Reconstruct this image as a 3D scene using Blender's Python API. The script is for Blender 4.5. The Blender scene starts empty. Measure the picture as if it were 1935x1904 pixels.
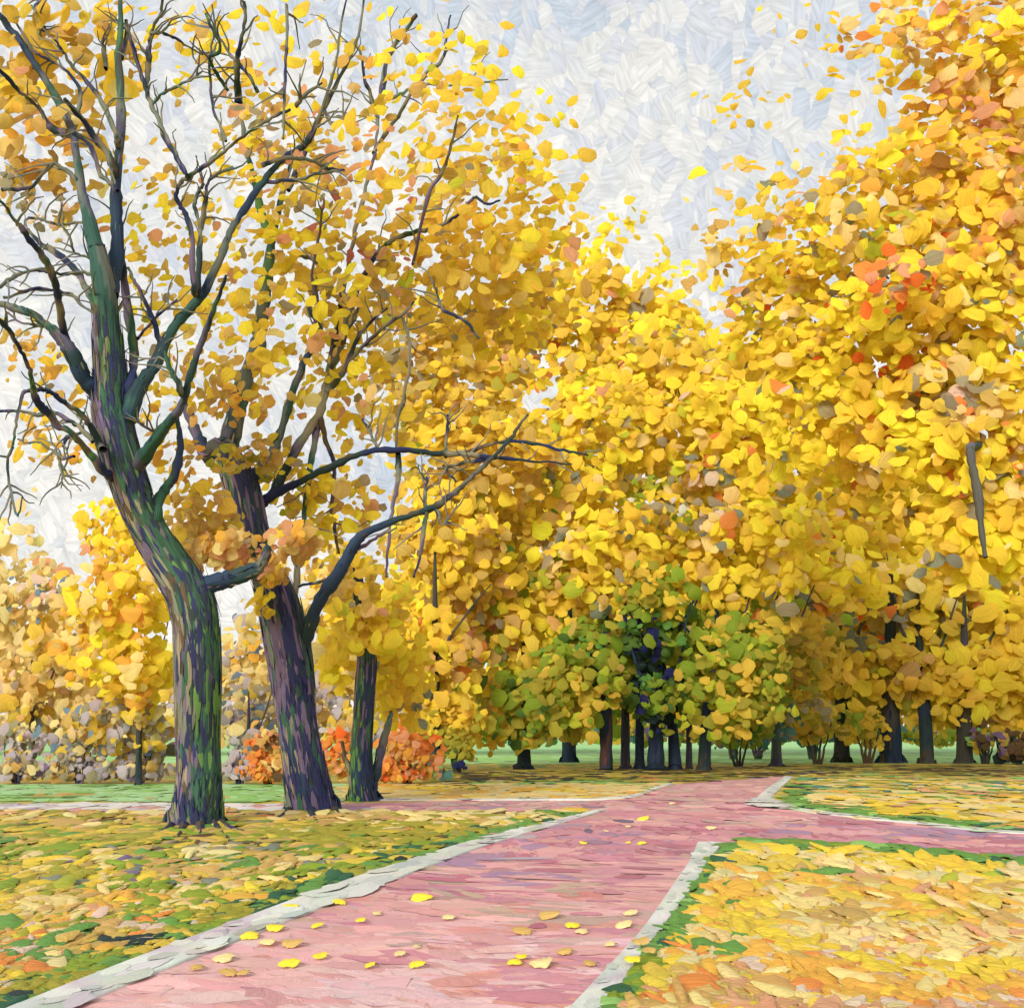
import bpy, math, random
import numpy as np
R = np.random.default_rng(7); random.seed(7)
C = bpy.context.scene.collection
sc = bpy.context.scene
F = 1881.25; H = 1.65; HZ = 1395.0; CX = 967.5      # focal length, eye height, horizon of the sketch grid (1935 x 1904)
SUN = np.array([-0.40, -0.84, 0.50]); SUN /= np.linalg.norm(SUN)

# ------------------------------------------------------------------ basics
def lin(c):
    c = np.asarray(c, float)/255.
    return np.where(c <= .04045, c/12.92, ((c+.055)/1.055)**2.4)
def W(px, py, Y):                                     # a point seen at (px,py) standing Y metres away
    return np.array([(px-CX)/F*Y, Y, H+(HZ-py)/F*Y])
def G(px, py, z=0.):                                  # a point on the ground
    Y = F*(H-z)/(py-HZ)
    return np.array([(px-CX)/F*Y, Y, z])
def baseY(py): return F*H/(py-HZ)

def mkmat(name, rough=.6, bump=.5, trans=0., spec=.25, streak=(9., 1.1), var=.16):
    m = bpy.data.materials.new(name); m.use_nodes = True
    nt = m.node_tree; N = nt.nodes; L = nt.links; b = N['Principled BSDF']
    b.inputs['Roughness'].default_value = rough
    b.inputs['Specular IOR Level'].default_value = spec
    at = N.new('ShaderNodeAttribute'); at.attribute_name = 'Col'
    uv = N.new('ShaderNodeUVMap'); uv.uv_map = 'UVMap'
    mp = N.new('ShaderNodeMapping'); mp.inputs['Scale'].default_value = (streak[0], streak[1], 1)
    L.new(uv.outputs['UV'], mp.inputs['Vector'])
    n1 = N.new('ShaderNodeTexNoise'); n1.inputs['Scale'].default_value = 1.; n1.inputs['Detail'].default_value = 3
    n1.inputs['Roughness'].default_value = .6
    L.new(mp.outputs[0], n1.inputs['Vector'])
    mr = N.new('ShaderNodeMapRange'); mr.inputs['From Min'].default_value = .3; mr.inputs['From Max'].default_value = .7
    mr.inputs['To Min'].default_value = 1-var; mr.inputs['To Max'].default_value = 1+var
    L.new(n1.outputs['Fac'], mr.inputs['Value'])
    mx = N.new('ShaderNodeVectorMath'); mx.operation = 'SCALE'
    L.new(at.outputs['Color'], mx.inputs[0]); L.new(mr.outputs[0], mx.inputs['Scale'])
    L.new(mx.outputs[0], b.inputs['Base Color'])
    bp = N.new('ShaderNodeBump'); bp.inputs['Strength'].default_value = bump; bp.inputs['Distance'].default_value = .02
    L.new(n1.outputs['Fac'], bp.inputs['Height']); L.new(bp.outputs[0], b.inputs['Normal'])
    if trans:
        t = N.new('ShaderNodeBsdfTranslucent'); L.new(mx.outputs[0], t.inputs['Color']); L.new(bp.outputs[0], t.inputs['Normal'])
        ms = N.new('ShaderNodeMixShader'); ms.inputs[0].default_value = trans
        L.new(b.outputs[0], ms.inputs[1]); L.new(t.outputs[0], ms.inputs[2])
        L.new(ms.outputs[0], N['Material Output'].inputs['Surface'])
    return m
M_LEAF = mkmat('autumn_foliage', .65, 1.0, .48, .15, var=.14)
M_LITTER = mkmat('leaf_litter', .65, .9, .08, .2)
M_BARK = mkmat('bark', .7, .9, 0, .25, (9., 1.0), .28)
M_PATH = mkmat('clay_path', .6, .8, 0, .3, (8., 1.0), .07)
M_KERB = mkmat('kerb_stone', .65, .8, 0, .25, (7., 1.2), .06)

class Acc:                                            # collects geometry for one mesh object
    def __init__(s): s.v = []; s.f = []; s.c = []; s.u = []; s.n = 0
    def add(s, v, f, c, u):
        s.v.append(v); s.f.append(f+s.n); s.c.append(c); s.u.append(u); s.n += len(v)
    def build(s, name, mat, parent=None):
        v = np.concatenate(s.v).astype(np.float32); f = np.concatenate(s.f).astype(np.int32)
        c = np.concatenate(s.c); u = np.concatenate(s.u)
        if parent is not None: v = v-np.array(parent.location, dtype=np.float32)
        me = bpy.data.meshes.new(name)
        me.vertices.add(len(v)); me.vertices.foreach_set('co', v.ravel())
        me.loops.add(f.size); me.loops.foreach_set('vertex_index', f.ravel())
        me.polygons.add(len(f)); me.polygons.foreach_set('loop_start', np.arange(0, f.size, 4, dtype=np.int32))
        me.polygons.foreach_set('loop_total', np.full(len(f), 4, dtype=np.int32))
        me.polygons.foreach_set('use_smooth', np.ones(len(f), dtype=bool))
        ca = me.attributes.new('Col', 'FLOAT_COLOR', 'POINT')
        ca.data.foreach_set('color', np.concatenate([c, np.ones((len(c), 1))], 1).astype(np.float32).ravel())
        ul = me.uv_layers.new(name='UVMap')
        ul.data.foreach_set('uv', u[f.ravel()].astype(np.float32).ravel())
        me.update(calc_edges=True); me.validate()
        me.materials.append(mat)
        o = bpy.data.objects.new(name, me); C.objects.link(o)
        if parent is not None: o.parent = parent
        return o

def tag(o, label=None, cat=None, group=None, kind=None):
    if label: o['label'] = label
    if cat: o['category'] = cat
    if group: o['group'] = group
    if kind: o['kind'] = kind
    return o
def thing(name, label, cat, loc, group=None):
    o = bpy.data.objects.new(name, None); C.objects.link(o); o.location = tuple(float(a) for a in loc)
    o.empty_display_size = .3
    return tag(o, label, cat, group)

def nrm(a): return a/np.maximum(np.linalg.norm(a, axis=-1, keepdims=True), 1e-9)
def template(ns, nw):
    s = np.linspace(-1, 1, ns); w = np.linspace(-1, 1, nw)
    S, Wd = np.meshgrid(s, w, indexing='ij')
    idx = np.arange(ns*nw).reshape(ns, nw)
    f = np.stack([idx[:-1, :-1], idx[1:, :-1], idx[1:, 1:], idx[:-1, 1:]], -1).reshape(-1, 4)
    return S.ravel(), Wd.ravel(), f
def dabs(acc, P, T, Nn, Ln, Wd, col, ns=5, nw=3, dome=.18, curl=.25, arc=.35, lip=.0):
    """leaf clumps, bark flakes, patches of litter: curved tongue-shaped scales with a bristly grain"""
    n = len(P); S, Q, f = template(ns, nw)
    Nn = nrm(Nn); T = nrm(T-(T*Nn).sum(1, keepdims=True)*Nn); B = np.cross(Nn, T)
    L2 = (Ln/2)[:, None]; W2 = (Wd/2)[:, None]
    prof = (np.clip(1-np.abs(S)**2.6, 0, 1))**.5*.82+.18
    skew = R.uniform(-.3, .3, (n, 1))
    jit = 1+R.uniform(-.2, .2, (n, len(S)))
    hw = prof[None]*jit*(1+skew*S[None])
    ac = R.uniform(-arc, arc, (n, 1)); cu = R.uniform(-curl, curl*.6, (n, 1))
    a = S[None]*L2*(1+R.uniform(-.08, .08, (n, len(S))))
    b = Q[None]*hw*W2+ac*(S[None]**2-.5)*L2
    h = dome*W2*2*(1-Q[None]**2)*(1-.5*S[None]**2)+cu*L2*(S[None]**2)+lip*W2*np.clip(S[None], 0, 1)**3
    V = P[:, None]+a[..., None]*T[:, None]+b[..., None]*B[:, None]+h[..., None]*Nn[:, None]
    off = (np.arange(n)*len(S))[:, None, None]
    U = np.stack([np.broadcast_to(Q*.5, (n, len(S)))+R.uniform(0, 900, (n, 1)),
                  np.broadcast_to(S*.5, (n, len(S)))+R.uniform(0, 900, (n, 1))], -1)
    cc = np.repeat(col[:, None], len(S), 1)
    acc.add(V.reshape(-1, 3), (f[None]+off).reshape(-1, 4), cc.reshape(-1, 3), U.reshape(-1, 2))

# ------------------------------------------------------------------ colours of the leaves and the ground (as seen)
K = dict(
 by=(254,228,66), gy=(248,212,70), mu=(232,198,76), oc=(212,178,92), pe=(250,220,142), pp=(236,205,180), og=(246,186,78), sa=(228,168,122),
 rd=(246,122,50), pk=(205,130,120), gr=(168,156,124), gg=(140,144,124), mv=(132,110,140), ol=(176,166,58), gn=(148,168,52),
 dg=(92,122,52), dk=(48,66,62), nv=(42,46,98), te=(92,140,134), bl=(122,146,166), lm=(196,200,60), tn=(216,176,100), wh=(226,222,206),
 cr=(238,216,150), mg=(156,206,112), mt=(178,220,156), gs=(112,160,74), gd=(58,108,76), br=(112,88,56), lv=(196,184,188), or2=(240,150,74))
def PAL(s):
    k, w = zip(*[(a.split(':')[0], float(a.split(':')[1])) for a in s.split()])
    return np.array([lin(K[x]) for x in k]), np.array(w)/sum(w)
PH = R.uniform(0, 6.28, (6, 3)); FR = nrm(R.normal(size=(6, 3)))
def field(P, scale):
    v = 0
    for i in range(6): v = v+np.sin((P@FR[i])/scale*(1+.5*i)+PH[i, 0])/(1+.4*i)
    return v
def pick(P, pal, scale, gain=.86, jit=.1, corr=.4):
    cols, w = PAL(pal); n = len(P)
    i = R.choice(len(w), n, p=w)
    # neighbours tend to share a tint: a share of the picks follows a slow field
    q = (np.argsort(np.argsort(field(P, scale)))+.5)/n
    j = np.searchsorted(np.cumsum(w), q*.999999); j = np.clip(j, 0, len(w)-1)
    i = np.where(R.random(n) < corr, j, i)
    c = cols[i]*gain*(1+R.normal(0, jit, (n, 1)))*(1+R.normal(0, .035, (n, 3)))
    return np.clip(c, .004, .93)

def crown(acc, blobs, gain=.97, res=(5, 3), dens=2.3, big=1., flat=.6):
    """blobs: (px, py, rx, ry, Y, depth radius in m, coverage, palette, clump size in px)"""
    for (px, py, rx, ry, Y, dY, cov, pal, sz) in blobs:
        sz = sz*1.0; n = int(cov*dens*math.pi*rx*ry/(sz*sz*.62))
        if n < 1: continue
        d = nrm(R.normal(size=(n, 3))); r = R.random(n)**.36; fr = R.random(n) < .06; r = np.where(fr, r+R.random(n)*.38, r)
        lump = 1+.16*field(d*3+px*.01, 1.0)[:, None]
        d2 = d*r[:, None]*lump
        s = Y/F
        P = W(px, py, Y)+d2*np.array([rx*s, dY*flat, ry*s])
        P[:, 2] = np.maximum(P[:, 2], .25)
        Nn = nrm(d*np.array([.8, .7, .5])*.42+R.normal(size=(n, 3))*.30+SUN*.85+np.array([.12, -.55, 0]))
        T = R.normal(size=(n, 3))*np.array([1, .6, 1.])+np.array([.35, 0, -.5])
        ln = big*sz*s*np.clip(R.lognormal(0.0, .34, n), .45, 1.9); wd = ln*R.uniform(.38, .92, n)
        dabs(acc, P, T, Nn, ln, wd, pick(P, pal, 5*sz*s, gain, .07, .5), res[0], res[1])

def catmull(P, k=6):
    P = np.asarray(P, float)
    if len(P) < 3: 
        t = np.linspace(0, 1, k+1)[:, None]; return P[0]*(1-t)+P[1]*t
    Q = np.vstack([2*P[0]-P[1], P, 2*P[-1]-P[-2]]); out = []
    for i in range(1, len(Q)-2):
        for t in np.linspace(0, 1, k, endpoint=False):
            a, b, c, d = Q[i-1:i+3]
            out.append(.5*((2*b)+(-a+c)*t+(2*a-5*b+4*c-d)*t*t+(-a+3*b-3*c+d)*t**3))
    out.append(P[-1]); return np.array(out)
BARKS = 'nv:2.6 dk:2 mv:2 gr:1.8 gg:1.8 gd:1 br:.8'
def bark_cols(n, pal=BARKS, gain=.75, slow=None, P=None):
    cols, w = PAL(pal)
    if P is None: return cols[R.choice(len(w), n, p=w)]*gain
    q = (np.argsort(np.argsort(field(P, slow)))+.5)/n
    j = np.clip(np.searchsorted(np.cumsum(w), q*.999), 0, len(w)-1); return cols[j]*gain
def tube(acc, C3, r, sides=9, pal=BARKS, gain=.7, lump=.1, flare=0):
    C3 = np.asarray(C3); m = len(C3); T = nrm(np.gradient(C3, axis=0))
    ref = np.array([0.05, 1, 0.02]); A = nrm(np.cross(T, ref)); B = np.cross(T, A)
    th = np.linspace(0, 2*math.pi, sides+1)
    k1, k2 = R.uniform(0, 6.28, 2)
    rr = r[:, None]*(1+lump*(np.sin(3*th[None]+k1)*.5+.6*np.sin(2*th[None]+k2+np.arange(m)[:, None]*.35))+R.normal(0, lump*.35, (m, 1)))
    if flare: 
        fz = np.exp(-np.arange(m)/(m*.055))[:, None]
        rr = rr*(1+flare*fz*(1+.35*np.sin(5*th[None]+k1)))
    rr[:, -1] = rr[:, 0]
    V = C3[:, None]+rr[..., None]*(np.cos(th)[None, :, None]*A[:, None]+np.sin(th)[None, :, None]*B[:, None])
    idx = np.arange(m*(sides+1)).reshape(m, sides+1)
    f = np.stack([idx[:-1, :-1], idx[:-1, 1:], idx[1:, 1:], idx[1:, :-1]], -1).reshape(-1, 4)
    L = np.r_[0, np.cumsum(np.linalg.norm(np.diff(C3, axis=0), axis=1))]
    U = np.stack([np.broadcast_to(np.arange(sides+1)/sides*3, (m, sides+1)), np.broadcast_to(L[:, None]*.9, (m, sides+1))], -1)
    Vf = V.reshape(-1, 3)
    kx = .5 if r.max() > .15 else .16
    c = bark_cols(len(Vf), pal, gain, max(r.mean()*5, .2), Vf*np.array([1, 1, .3]))*(1-kx)+(lin(K['nv'])*.45+lin(K['gd'])*.35)*kx*gain/.7
    acc.add(Vf, f, c, U.reshape(-1, 2)+R.uniform(0, 50))
    acc.add(np.vstack([C3[-1:]+T[-1:]*r[-1]*.6]*4), np.array([[0, 1, 2, 3]]), c[-4:], np.zeros((4, 2))) if False else None
    # close the tip
    tip = C3[-1]+T[-1]*r[-1]*.8
    ring = V[-1][:-1]; nr = len(ring)
    vv = np.vstack([ring, tip[None]]); ff = np.array([[i, (i+1) % nr, nr, nr] for i in range(nr)])
    return A, B, T, rr
def tipcap(acc, c, t, r, col):
    dabs(acc, c[None], np.cross(t, [0, 1, .01])[None], t[None], np.array([2.1*r]), np.array([2.1*r]), col[None], 5, 5, .35, .05, .0)
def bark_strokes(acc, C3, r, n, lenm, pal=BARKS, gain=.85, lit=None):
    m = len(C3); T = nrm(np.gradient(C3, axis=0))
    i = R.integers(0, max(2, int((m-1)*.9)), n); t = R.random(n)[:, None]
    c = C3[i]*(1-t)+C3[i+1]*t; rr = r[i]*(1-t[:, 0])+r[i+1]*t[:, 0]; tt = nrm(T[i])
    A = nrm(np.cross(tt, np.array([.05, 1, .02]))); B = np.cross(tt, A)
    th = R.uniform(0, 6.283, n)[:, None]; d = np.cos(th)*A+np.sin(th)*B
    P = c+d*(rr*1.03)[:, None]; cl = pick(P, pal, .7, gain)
    if lit: k1 = (np.cos(th[:, 0])+R.normal(0, .25, n)) > 0; cl = np.where(k1[:, None], pick(P, lit[0], .7, gain), pick(P, lit[1], .7, gain)); cl = cl*.85+cl.mean(0)*.15  # mauve lit side and dark shaded side painted into the bark, with lichen green
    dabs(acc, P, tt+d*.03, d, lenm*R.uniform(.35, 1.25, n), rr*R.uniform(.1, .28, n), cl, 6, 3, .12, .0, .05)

# ------------------------------------------------------------------ the two bare-limbed trees, drawn limb by limb
class Tree:
    def __init__(s, name, label, cat, px, py, group=None):
        s.Y = baseY(py); s.e = thing(name, label, cat, G(px, py), group); s.lines = []
    def line(s, pts, name='branch', parent=None, spread=2., sides=8, strokes=0, pal=BARKS, flare=0, k=4, wig=1.2, gain=.7, depth=None, lit=None):
        """pts: (px, py, radius px); starts where it joins an earlier line"""
        pts = [tuple(p) for p in pts]; d0 = 0
        if s.lines:
            best = 1e9
            for (Lp, Ld) in s.lines:
                dd = np.hypot(Lp[:, 0]-pts[0][0], Lp[:, 1]-pts[0][1]); j = dd.argmin()
                if dd[j] < best: best = dd[j]; d0 = Ld[j]
        q = catmull(np.array(pts), k); m = len(q)
        L = np.r_[0, np.cumsum(np.hypot(*np.diff(q[:, :2], axis=0).T))]
        if flare == 0 and wig:
            q[1:, :2] += R.normal(0, wig*.75, (m-1, 2))*np.minimum(1, 6/np.maximum(q[1:, 2:3], 1)); q[1:, 2] *= 1+R.normal(0, .09, m-1)
            q[:, 2] *= np.linspace(1, .5, m)**.8 if q[:, 2].max() < 9 else np.linspace(1, .72, m)
        dep = d0+R.uniform(-1, 1)*spread*L/300. + .25*np.sin(L/60+R.uniform(0, 6))*min(1, spread)
        dep[0] = d0
        if depth is not None: dep = np.interp(np.linspace(0, 1, m), np.linspace(0, 1, len(depth)), depth)
        s.lines.append((q, dep))
        Y = s.Y+dep
        C3 = np.array([W(a, b, y) for (a, b, _), y in zip(q, Y)]); r = np.maximum(q[:, 2], 1.1)*Y/F
        a = Acc(); A, B, T, rr = tube(a, C3, r, sides, pal, gain, flare=flare, lump=.035 if strokes > 200 else (.12 if q[:, 2].max() > 6 else .18))
        tipcap(a, C3[-1], T[-1], r[-1], lin(K['dk'])*.7)
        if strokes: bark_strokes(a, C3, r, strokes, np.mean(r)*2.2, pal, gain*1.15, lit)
        o = a.build(name, M_BARK, parent if parent is not None else s.e)
        if parent is not None: o.location = -0*o.location; fixloc(o, s.e, parent)
        s.last = o; s.tw = getattr(s, 'tw', [])+([len(s.lines)-1] if q[:, 2].max() < 14 else []); return o
    def twigs(s, per=4, ymax=1000):
        a = Acc()
        for li_ in s.tw:
            q, dep = s.lines[li_]
            for _ in range(per):
                i = R.integers(1, len(q)-1)
                if q[i, 1] > ymax: continue
                d = q[min(i+1, len(q)-1), :2]-q[i-1, :2]; d = d/(np.hypot(*d)+1e-6); ang = R.choice([-1, 1])*R.uniform(.35, 1.1)
                d = np.array([d[0]*math.cos(ang)-d[1]*math.sin(ang), d[0]*math.sin(ang)+d[1]*math.cos(ang)-.25]); ln = R.uniform(25, 85)
                p = [q[i, :2]]
                for k_ in range(5): d = d+R.normal(0, .28, 2); d /= np.hypot(*d); p.append(p[-1]+d*ln/5)
                p = np.array(p); yy = s.Y+dep[i]+np.linspace(0, R.uniform(-.8, .8), 6)
                C3 = np.array([W(x_, y_, w_) for (x_, y_), w_ in zip(p, yy)])
                tube(a, C3, np.linspace(2.0, .8, 6)*s.Y/F, 5, 'gg:3 gr:2 mv:1 te:.6', .8)
        tag(a.build('twigs', M_BARK, s.e), kind='stuff')
def fixloc(o, e, parent):
    # Acc.build made the vertices relative to `parent`'s own location: a part sits at its tree's origin, so move them there
    me = o.data; n = len(me.vertices); v = np.empty(n*3, np.float32); me.vertices.foreach_get('co', v)
    v = v.reshape(-1, 3)+np.array(parent.location, dtype=np.float32)-np.array(e.location, dtype=np.float32)
    me.vertices.foreach_set('co', v.ravel())

BK1 = 'nv:3.4 dk:2.2 mv:2.6 gr:.8 gg:1 gd:2.2 gs:.5 br:.6'
GREY = 'gg:3 gr:2 dk:1.6 mv:1 nv:.8'
def L(*a): return [tuple(a[i:i+3]) for i in range(0, len(a), 3)]

t1 = Tree('forked_tree', 'largest bare-limbed tree, thick purple-green trunk forking low, left of the path', 'tree', 372, 1556)
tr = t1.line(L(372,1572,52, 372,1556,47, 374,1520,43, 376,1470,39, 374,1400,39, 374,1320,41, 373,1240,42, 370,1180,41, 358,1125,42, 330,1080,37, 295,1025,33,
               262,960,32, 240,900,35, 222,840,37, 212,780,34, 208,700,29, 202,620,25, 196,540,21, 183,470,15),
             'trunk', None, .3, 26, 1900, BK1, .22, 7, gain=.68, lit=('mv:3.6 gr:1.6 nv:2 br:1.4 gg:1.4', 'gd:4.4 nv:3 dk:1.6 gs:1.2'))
for a in [L(340,1545,12, 328,1556,9, 316,1567,6, 292,1578,4, 275,1586,3), L(352,1548,11, 346,1565,8, 338,1580,5), L(408,1545,12, 424,1560,8, 442,1567,6, 466,1573,4, 500,1579,3), L(398,1548,10, 412,1568,7, 428,1582,5, 440,1592,3), L(376,1550,11, 380,1572,7, 374,1587,4)]:
    t1.line(a, 'root', None, 0, 8, 24, 'nv:3 br:1.4 dk:2', wig=0, depth=[min(.2, baseY(p[1]+1)-t1.Y) for p in a])
la = t1.line(L(190,500,13, 168,420,12, 156,365,10, 142,280,8, 138,250,8, 115,201,9, 90,158,8, 62,115,9, 40,80,9, 18,52,8, -10,20,7), 'limb', None, 2, 10, 60, BK1)
t1.line(L(139,253,8, 120,252,8, 94,240,7, 76,208,4, 55,188,4, 38,174,4, 15,148,5, -6,130,4), 'branch', la, 2)
t1.line(L(222,361,4, 205,342,5, 188,326,5, 174,278,6, 139,253,7), 'branch', la, .3)
t1.line(L(139,246,4, 149,208,4, 149,167,4, 118,128,4, 85,110,3.5, 62,94,4, 24,31,3), 'branch', la, 3)
t1.line(L(156,365,5, 140,335,5, 112,315,4, 95,312,4, 64,350,4, 40,358,5, 5,358,6), 'branch', la, 2, pal=GREY)
lb = t1.line(L(208,560,14, 219,500,13, 222,451,12, 220,400,11, 219,347,11, 225,290,10, 229,243,9, 228,170,9, 224,104,8, 228,50,7, 227,-25,6), 'limb', None, 2, 10, 60, BK1)
t1.line(L(219,335,8, 212,310,8, 200,285,7, 181,264,7, 160,232,6, 139,208,6, 122,188,5), 'branch', lb, 2)
t1.line(L(224,280,6, 215,240,5, 194,194,5, 165,155,5, 139,128,5, 118,98,4, 104,76,3), 'branch', lb, 3, pal=GREY)
t1.line(L(229,110,5, 240,60,6, 238,40,6), 'branch', lb, 1, pal=GREY)
lk = t1.line(L(244,745,12, 252,700,9, 253,656,9, 244,600,9, 236,538,8, 230,490,9, 226,434,8, 222,400,6), 'limb', None, 1, 9, 30, BK1)
t1.line(L(230,720,8, 222,650,8, 219,590,7, 216,540,6, 212,480,5), 'branch', lk, 1, pal=GREY)
lf = t1.line(L(245,790,17, 257,745,15, 275,715,12, 295,685,11, 312,647,10, 335,612,10, 365,577,10, 390,545,9, 417,486,9, 430,450,8, 448,417,8, 472,380,8, 497,344,8, 528,305,6),
             'limb', None, 2.5, 10, 60, 'dk:3 gd:1 nv:2 gg:1 gr:.6')
t1.line(L(528,305,5, 553,290,6, 570,278,6, 587,257,7, 608,208,4, 625,156,4, 636,110,3.5, 642,60,3, 656,-10,3), 'branch', lf, 2, pal=GREY)
t1.line(L(497,344,4, 530,342,3.5, 570,338,4, 600,328,4, 640,322,3.5), 'branch', lf, 2, pal=GREY)
t1.line(L(497,312,4, 525,302,4, 565,298,5, 595,306,5, 620,318,5, 650,322,3), 'branch', lf, 2, pal=GREY)
f2 = t1.line(L(372,560,6, 375,524,6, 377,480,6, 379,434,5, 372,405,5, 368,382,5, 376,362,5, 385,347,4), 'limb', None, 2, 8, 0, 'dk:3 gg:1 gr:1')
t1.line(L(368,555,7, 365,521,6, 364,475,6, 361,434,6, 350,405,6, 340,388,5, 333,372,5, 336,355,5, 347,340,5, 370,325,5, 399,306,5, 425,286,4, 451,264,4, 493,236,4, 520,218,4, 549,208,4), 'branch', f2, 2)
t1.line(L(379,434,5, 388,385,5, 392,347,4, 405,332,5, 441,316,4), 'branch', f2, 2, pal=GREY)
t1.line(L(354,335,5, 335,300,5, 312,260,6, 302,230,5, 288,201,6, 275,165,6, 264,132,6, 250,85,6, 236,45,5), 'branch', f2, 2, pal=GREY)
t1.line(L(276,165,4, 280,130,5, 281,100,6, 283,70,4, 297,38,4, 306,17,4, 307,-20,4), 'branch', f2, 2, pal=GREY)
t1.line(L(285,62,3, 310,64,3, 333,73,3, 355,88,2.5, 384,104,2.5), 'branch', f2, 2, pal=GREY)
t1.line(L(288,198,3, 305,180,3, 330,165,3, 360,152,3, 382,135,2.5), 'branch', f2, 2, pal='te:2 gg:2 gr:1')
li = t1.line(L(225,830,20, 205,775,20, 187,748,18, 172,730,17, 156,710,17, 140,675,17, 122,648,14, 105,628,12, 87,612,10, 60,592,10, 35,584,9, 15,578,8, -15,570,7), 'limb', None, 3, 11, 60, BK1)
t1.line(L(128,655,9, 118,610,7, 110,565,8, 104,531,8, 94,507,8, 75,478,7, 52,448,7, 40,430,6, 28,417,5, 10,390,4, -10,370,4), 'branch', li, 3)
t1.line(L(190,600,10, 177,570,8, 160,540,8, 146,514,7, 128,495,7, 104,476,7, 80,462,6, 52,434,4), 'branch', li, 2)
t1.line(L(180,518,4, 150,516,3.5, 120,518,3, 94,514,4, 70,512,4, 42,514,4, 22,526,5, -8,545,6), 'branch', li, 2, pal=GREY)
t1.line(L(180,592,3, 155,578,3, 140,560,4, 118,552,4, 95,548,3.5, 69,545,5, 40,553,5, 10,562,4), 'branch', li, 2, pal=GREY)
t1.line(L(170,420,2.5, 140,422,2.5, 111,424,3, 90,418,3, 69,413,3, 52,412,3, 45,427,3), 'branch', li, 2, pal=GREY)
t1.line(L(178,490,3, 160,484,3, 139,474,3, 130,440,2.5, 115,425,2.5), 'branch', li, 2, pal=GREY)
lj = t1.line(L(215,905,10, 194,888,9, 175,865,8, 153,838,7, 130,815,7, 108,805,8, 95,785,8, 80,770,9, 69,755,9, 62,730,6, 56,699,5, 44,670,5, 30,645,5, 17,623,6, 0,605,6, -10,598,5), 'limb', None, 3, 9, 30, BK1)
t1.line(L(195,850,8, 174,810,6, 160,790,6, 149,777,6, 132,768,5, 111,751,6, 95,741,5, 76,737,5, 55,738,5, 42,745,5, 37,770,4, 31,789,4, 28,820,3.5, 24,845,3.5, 14,873,3), 'branch', lj, 3)
t1.line(L(175,835,4, 160,817,5, 145,803,5, 128,793,5, 108,782,5, 90,779,5, 70,785,5, 52,779,5, 25,776,5, -8,776,5), 'branch', lj, 2, pal=GREY)
t1.line(L(140,862,3, 120,866,3, 111,860,3, 92,846,3, 69,834,3, 50,836,3, 35,831,2.5), 'branch', lj, 2, pal=GREY)
t1.line(L(111,860,3, 115,885,3, 118,905,2.5, 116,920,2), 'branch', lj, 1, pal=GREY)
t1.line(L(160,817,3, 140,820,4, 125,828,4, 118,845,3), 'branch', lj, 1)
t1.line(L(24,845,2.5, 14,873,3, 20,930,3, 33,975,3, 42,940,2), 'branch', lj, 1, pal='te:3 gg:2 dk:1')
t1.line(L(87,612,4, 72,615,4, 55,612,3, 35,608,3, 15,590,3), 'branch', li, 2, pal='mv:2 gg:2 dk:1')
lm = t1.line(L(250,915,17, 257,888,15, 275,858,13, 295,830,12, 312,805,11, 330,785,10, 346,758,9, 352,735,8, 361,706,8, 372,670,8, 385,636,7, 398,600,6, 410,567,5, 427,521,4), 'limb', None, 3, 10, 40, 'gd:2 dk:2 mv:2 nv:1 gs:.5')
t1.line(L(344,745,7, 332,715,6, 318,690,6, 312,664,5), 'branch', lm, 2, pal='gd:3 dk:2 gg:1')
t1.line(L(300,690,6, 306,664,7, 298,635,6, 285,595,6, 264,549,5, 250,525,5, 243,505,4), 'branch', lm, 2)
t1.line(L(260,640,3, 285,610,3, 305,590,3, 335,565,3), 'branch', lm, 1, pal='mv:3 nv:1')
t1.line(L(310,815,3, 290,815,3, 272,805,3, 258,792,3), 'branch', lm, 1, pal='mv:3 gg:1')
t1.line(L(290,990,14, 299,945,12, 315,920,10, 330,897,10, 338,860,8, 341,827,7, 336,800,6, 333,780,5), 'limb', None, 2, 9, 24, 'gd:2 dk:3 nv:1')
t1.line(L(365,1130,24, 385,1108,20, 410,1100,18, 440,1092,17, 468,1082,16, 490,1070,15, 503,1050,12, 506,1035,9), 'limb', None, .8, 14, 70, 'nv:3 dk:2 gr:1.5 mv:1 gd:.6')
t1.line(L(427,267,3, 418,240,3, 403,208,3, 398,160,3, 396,115,3, 402,80,3, 406,45,3, 400,10,3), 'branch', f2, 2, pal=GREY)
t1.line(L(430,170,3, 410,140,3.5, 396,110,4, 417,95,4, 405,62,4, 389,28,4), 'branch', f2, 2, pal='gd:3 dk:1 gs:1')
t1.line(L(451,194,8, 449,160,7, 448,122,7, 455,80,5, 462,40,5, 463,5,4), 'branch', f2, 2, pal='nv:1 gg:2 dk:1')
t1.line(L(486,172,4, 470,145,4, 455,125,4, 441,112,4, 420,80,3.5, 403,45,3), 'branch', f2, 2, pal=GREY)
t1.line(L(541,10,3, 543,60,3.5, 540,110,3.5, 538,165,3.5, 537,215,3.5, 535,260,3), 'branch', lf, 2, pal=GREY)
for a in [L(94,-10,4, 70,10,4, 62,18,3), L(72,50,5, 82,52,6, 60,10,3), L(200,130,4, 196,95,5, 192,75,3), L(560,200,4, 575,180,4, 610,158,3)]:
    t1.line(a, 'branch', la, 1, pal=GREY)

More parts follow.
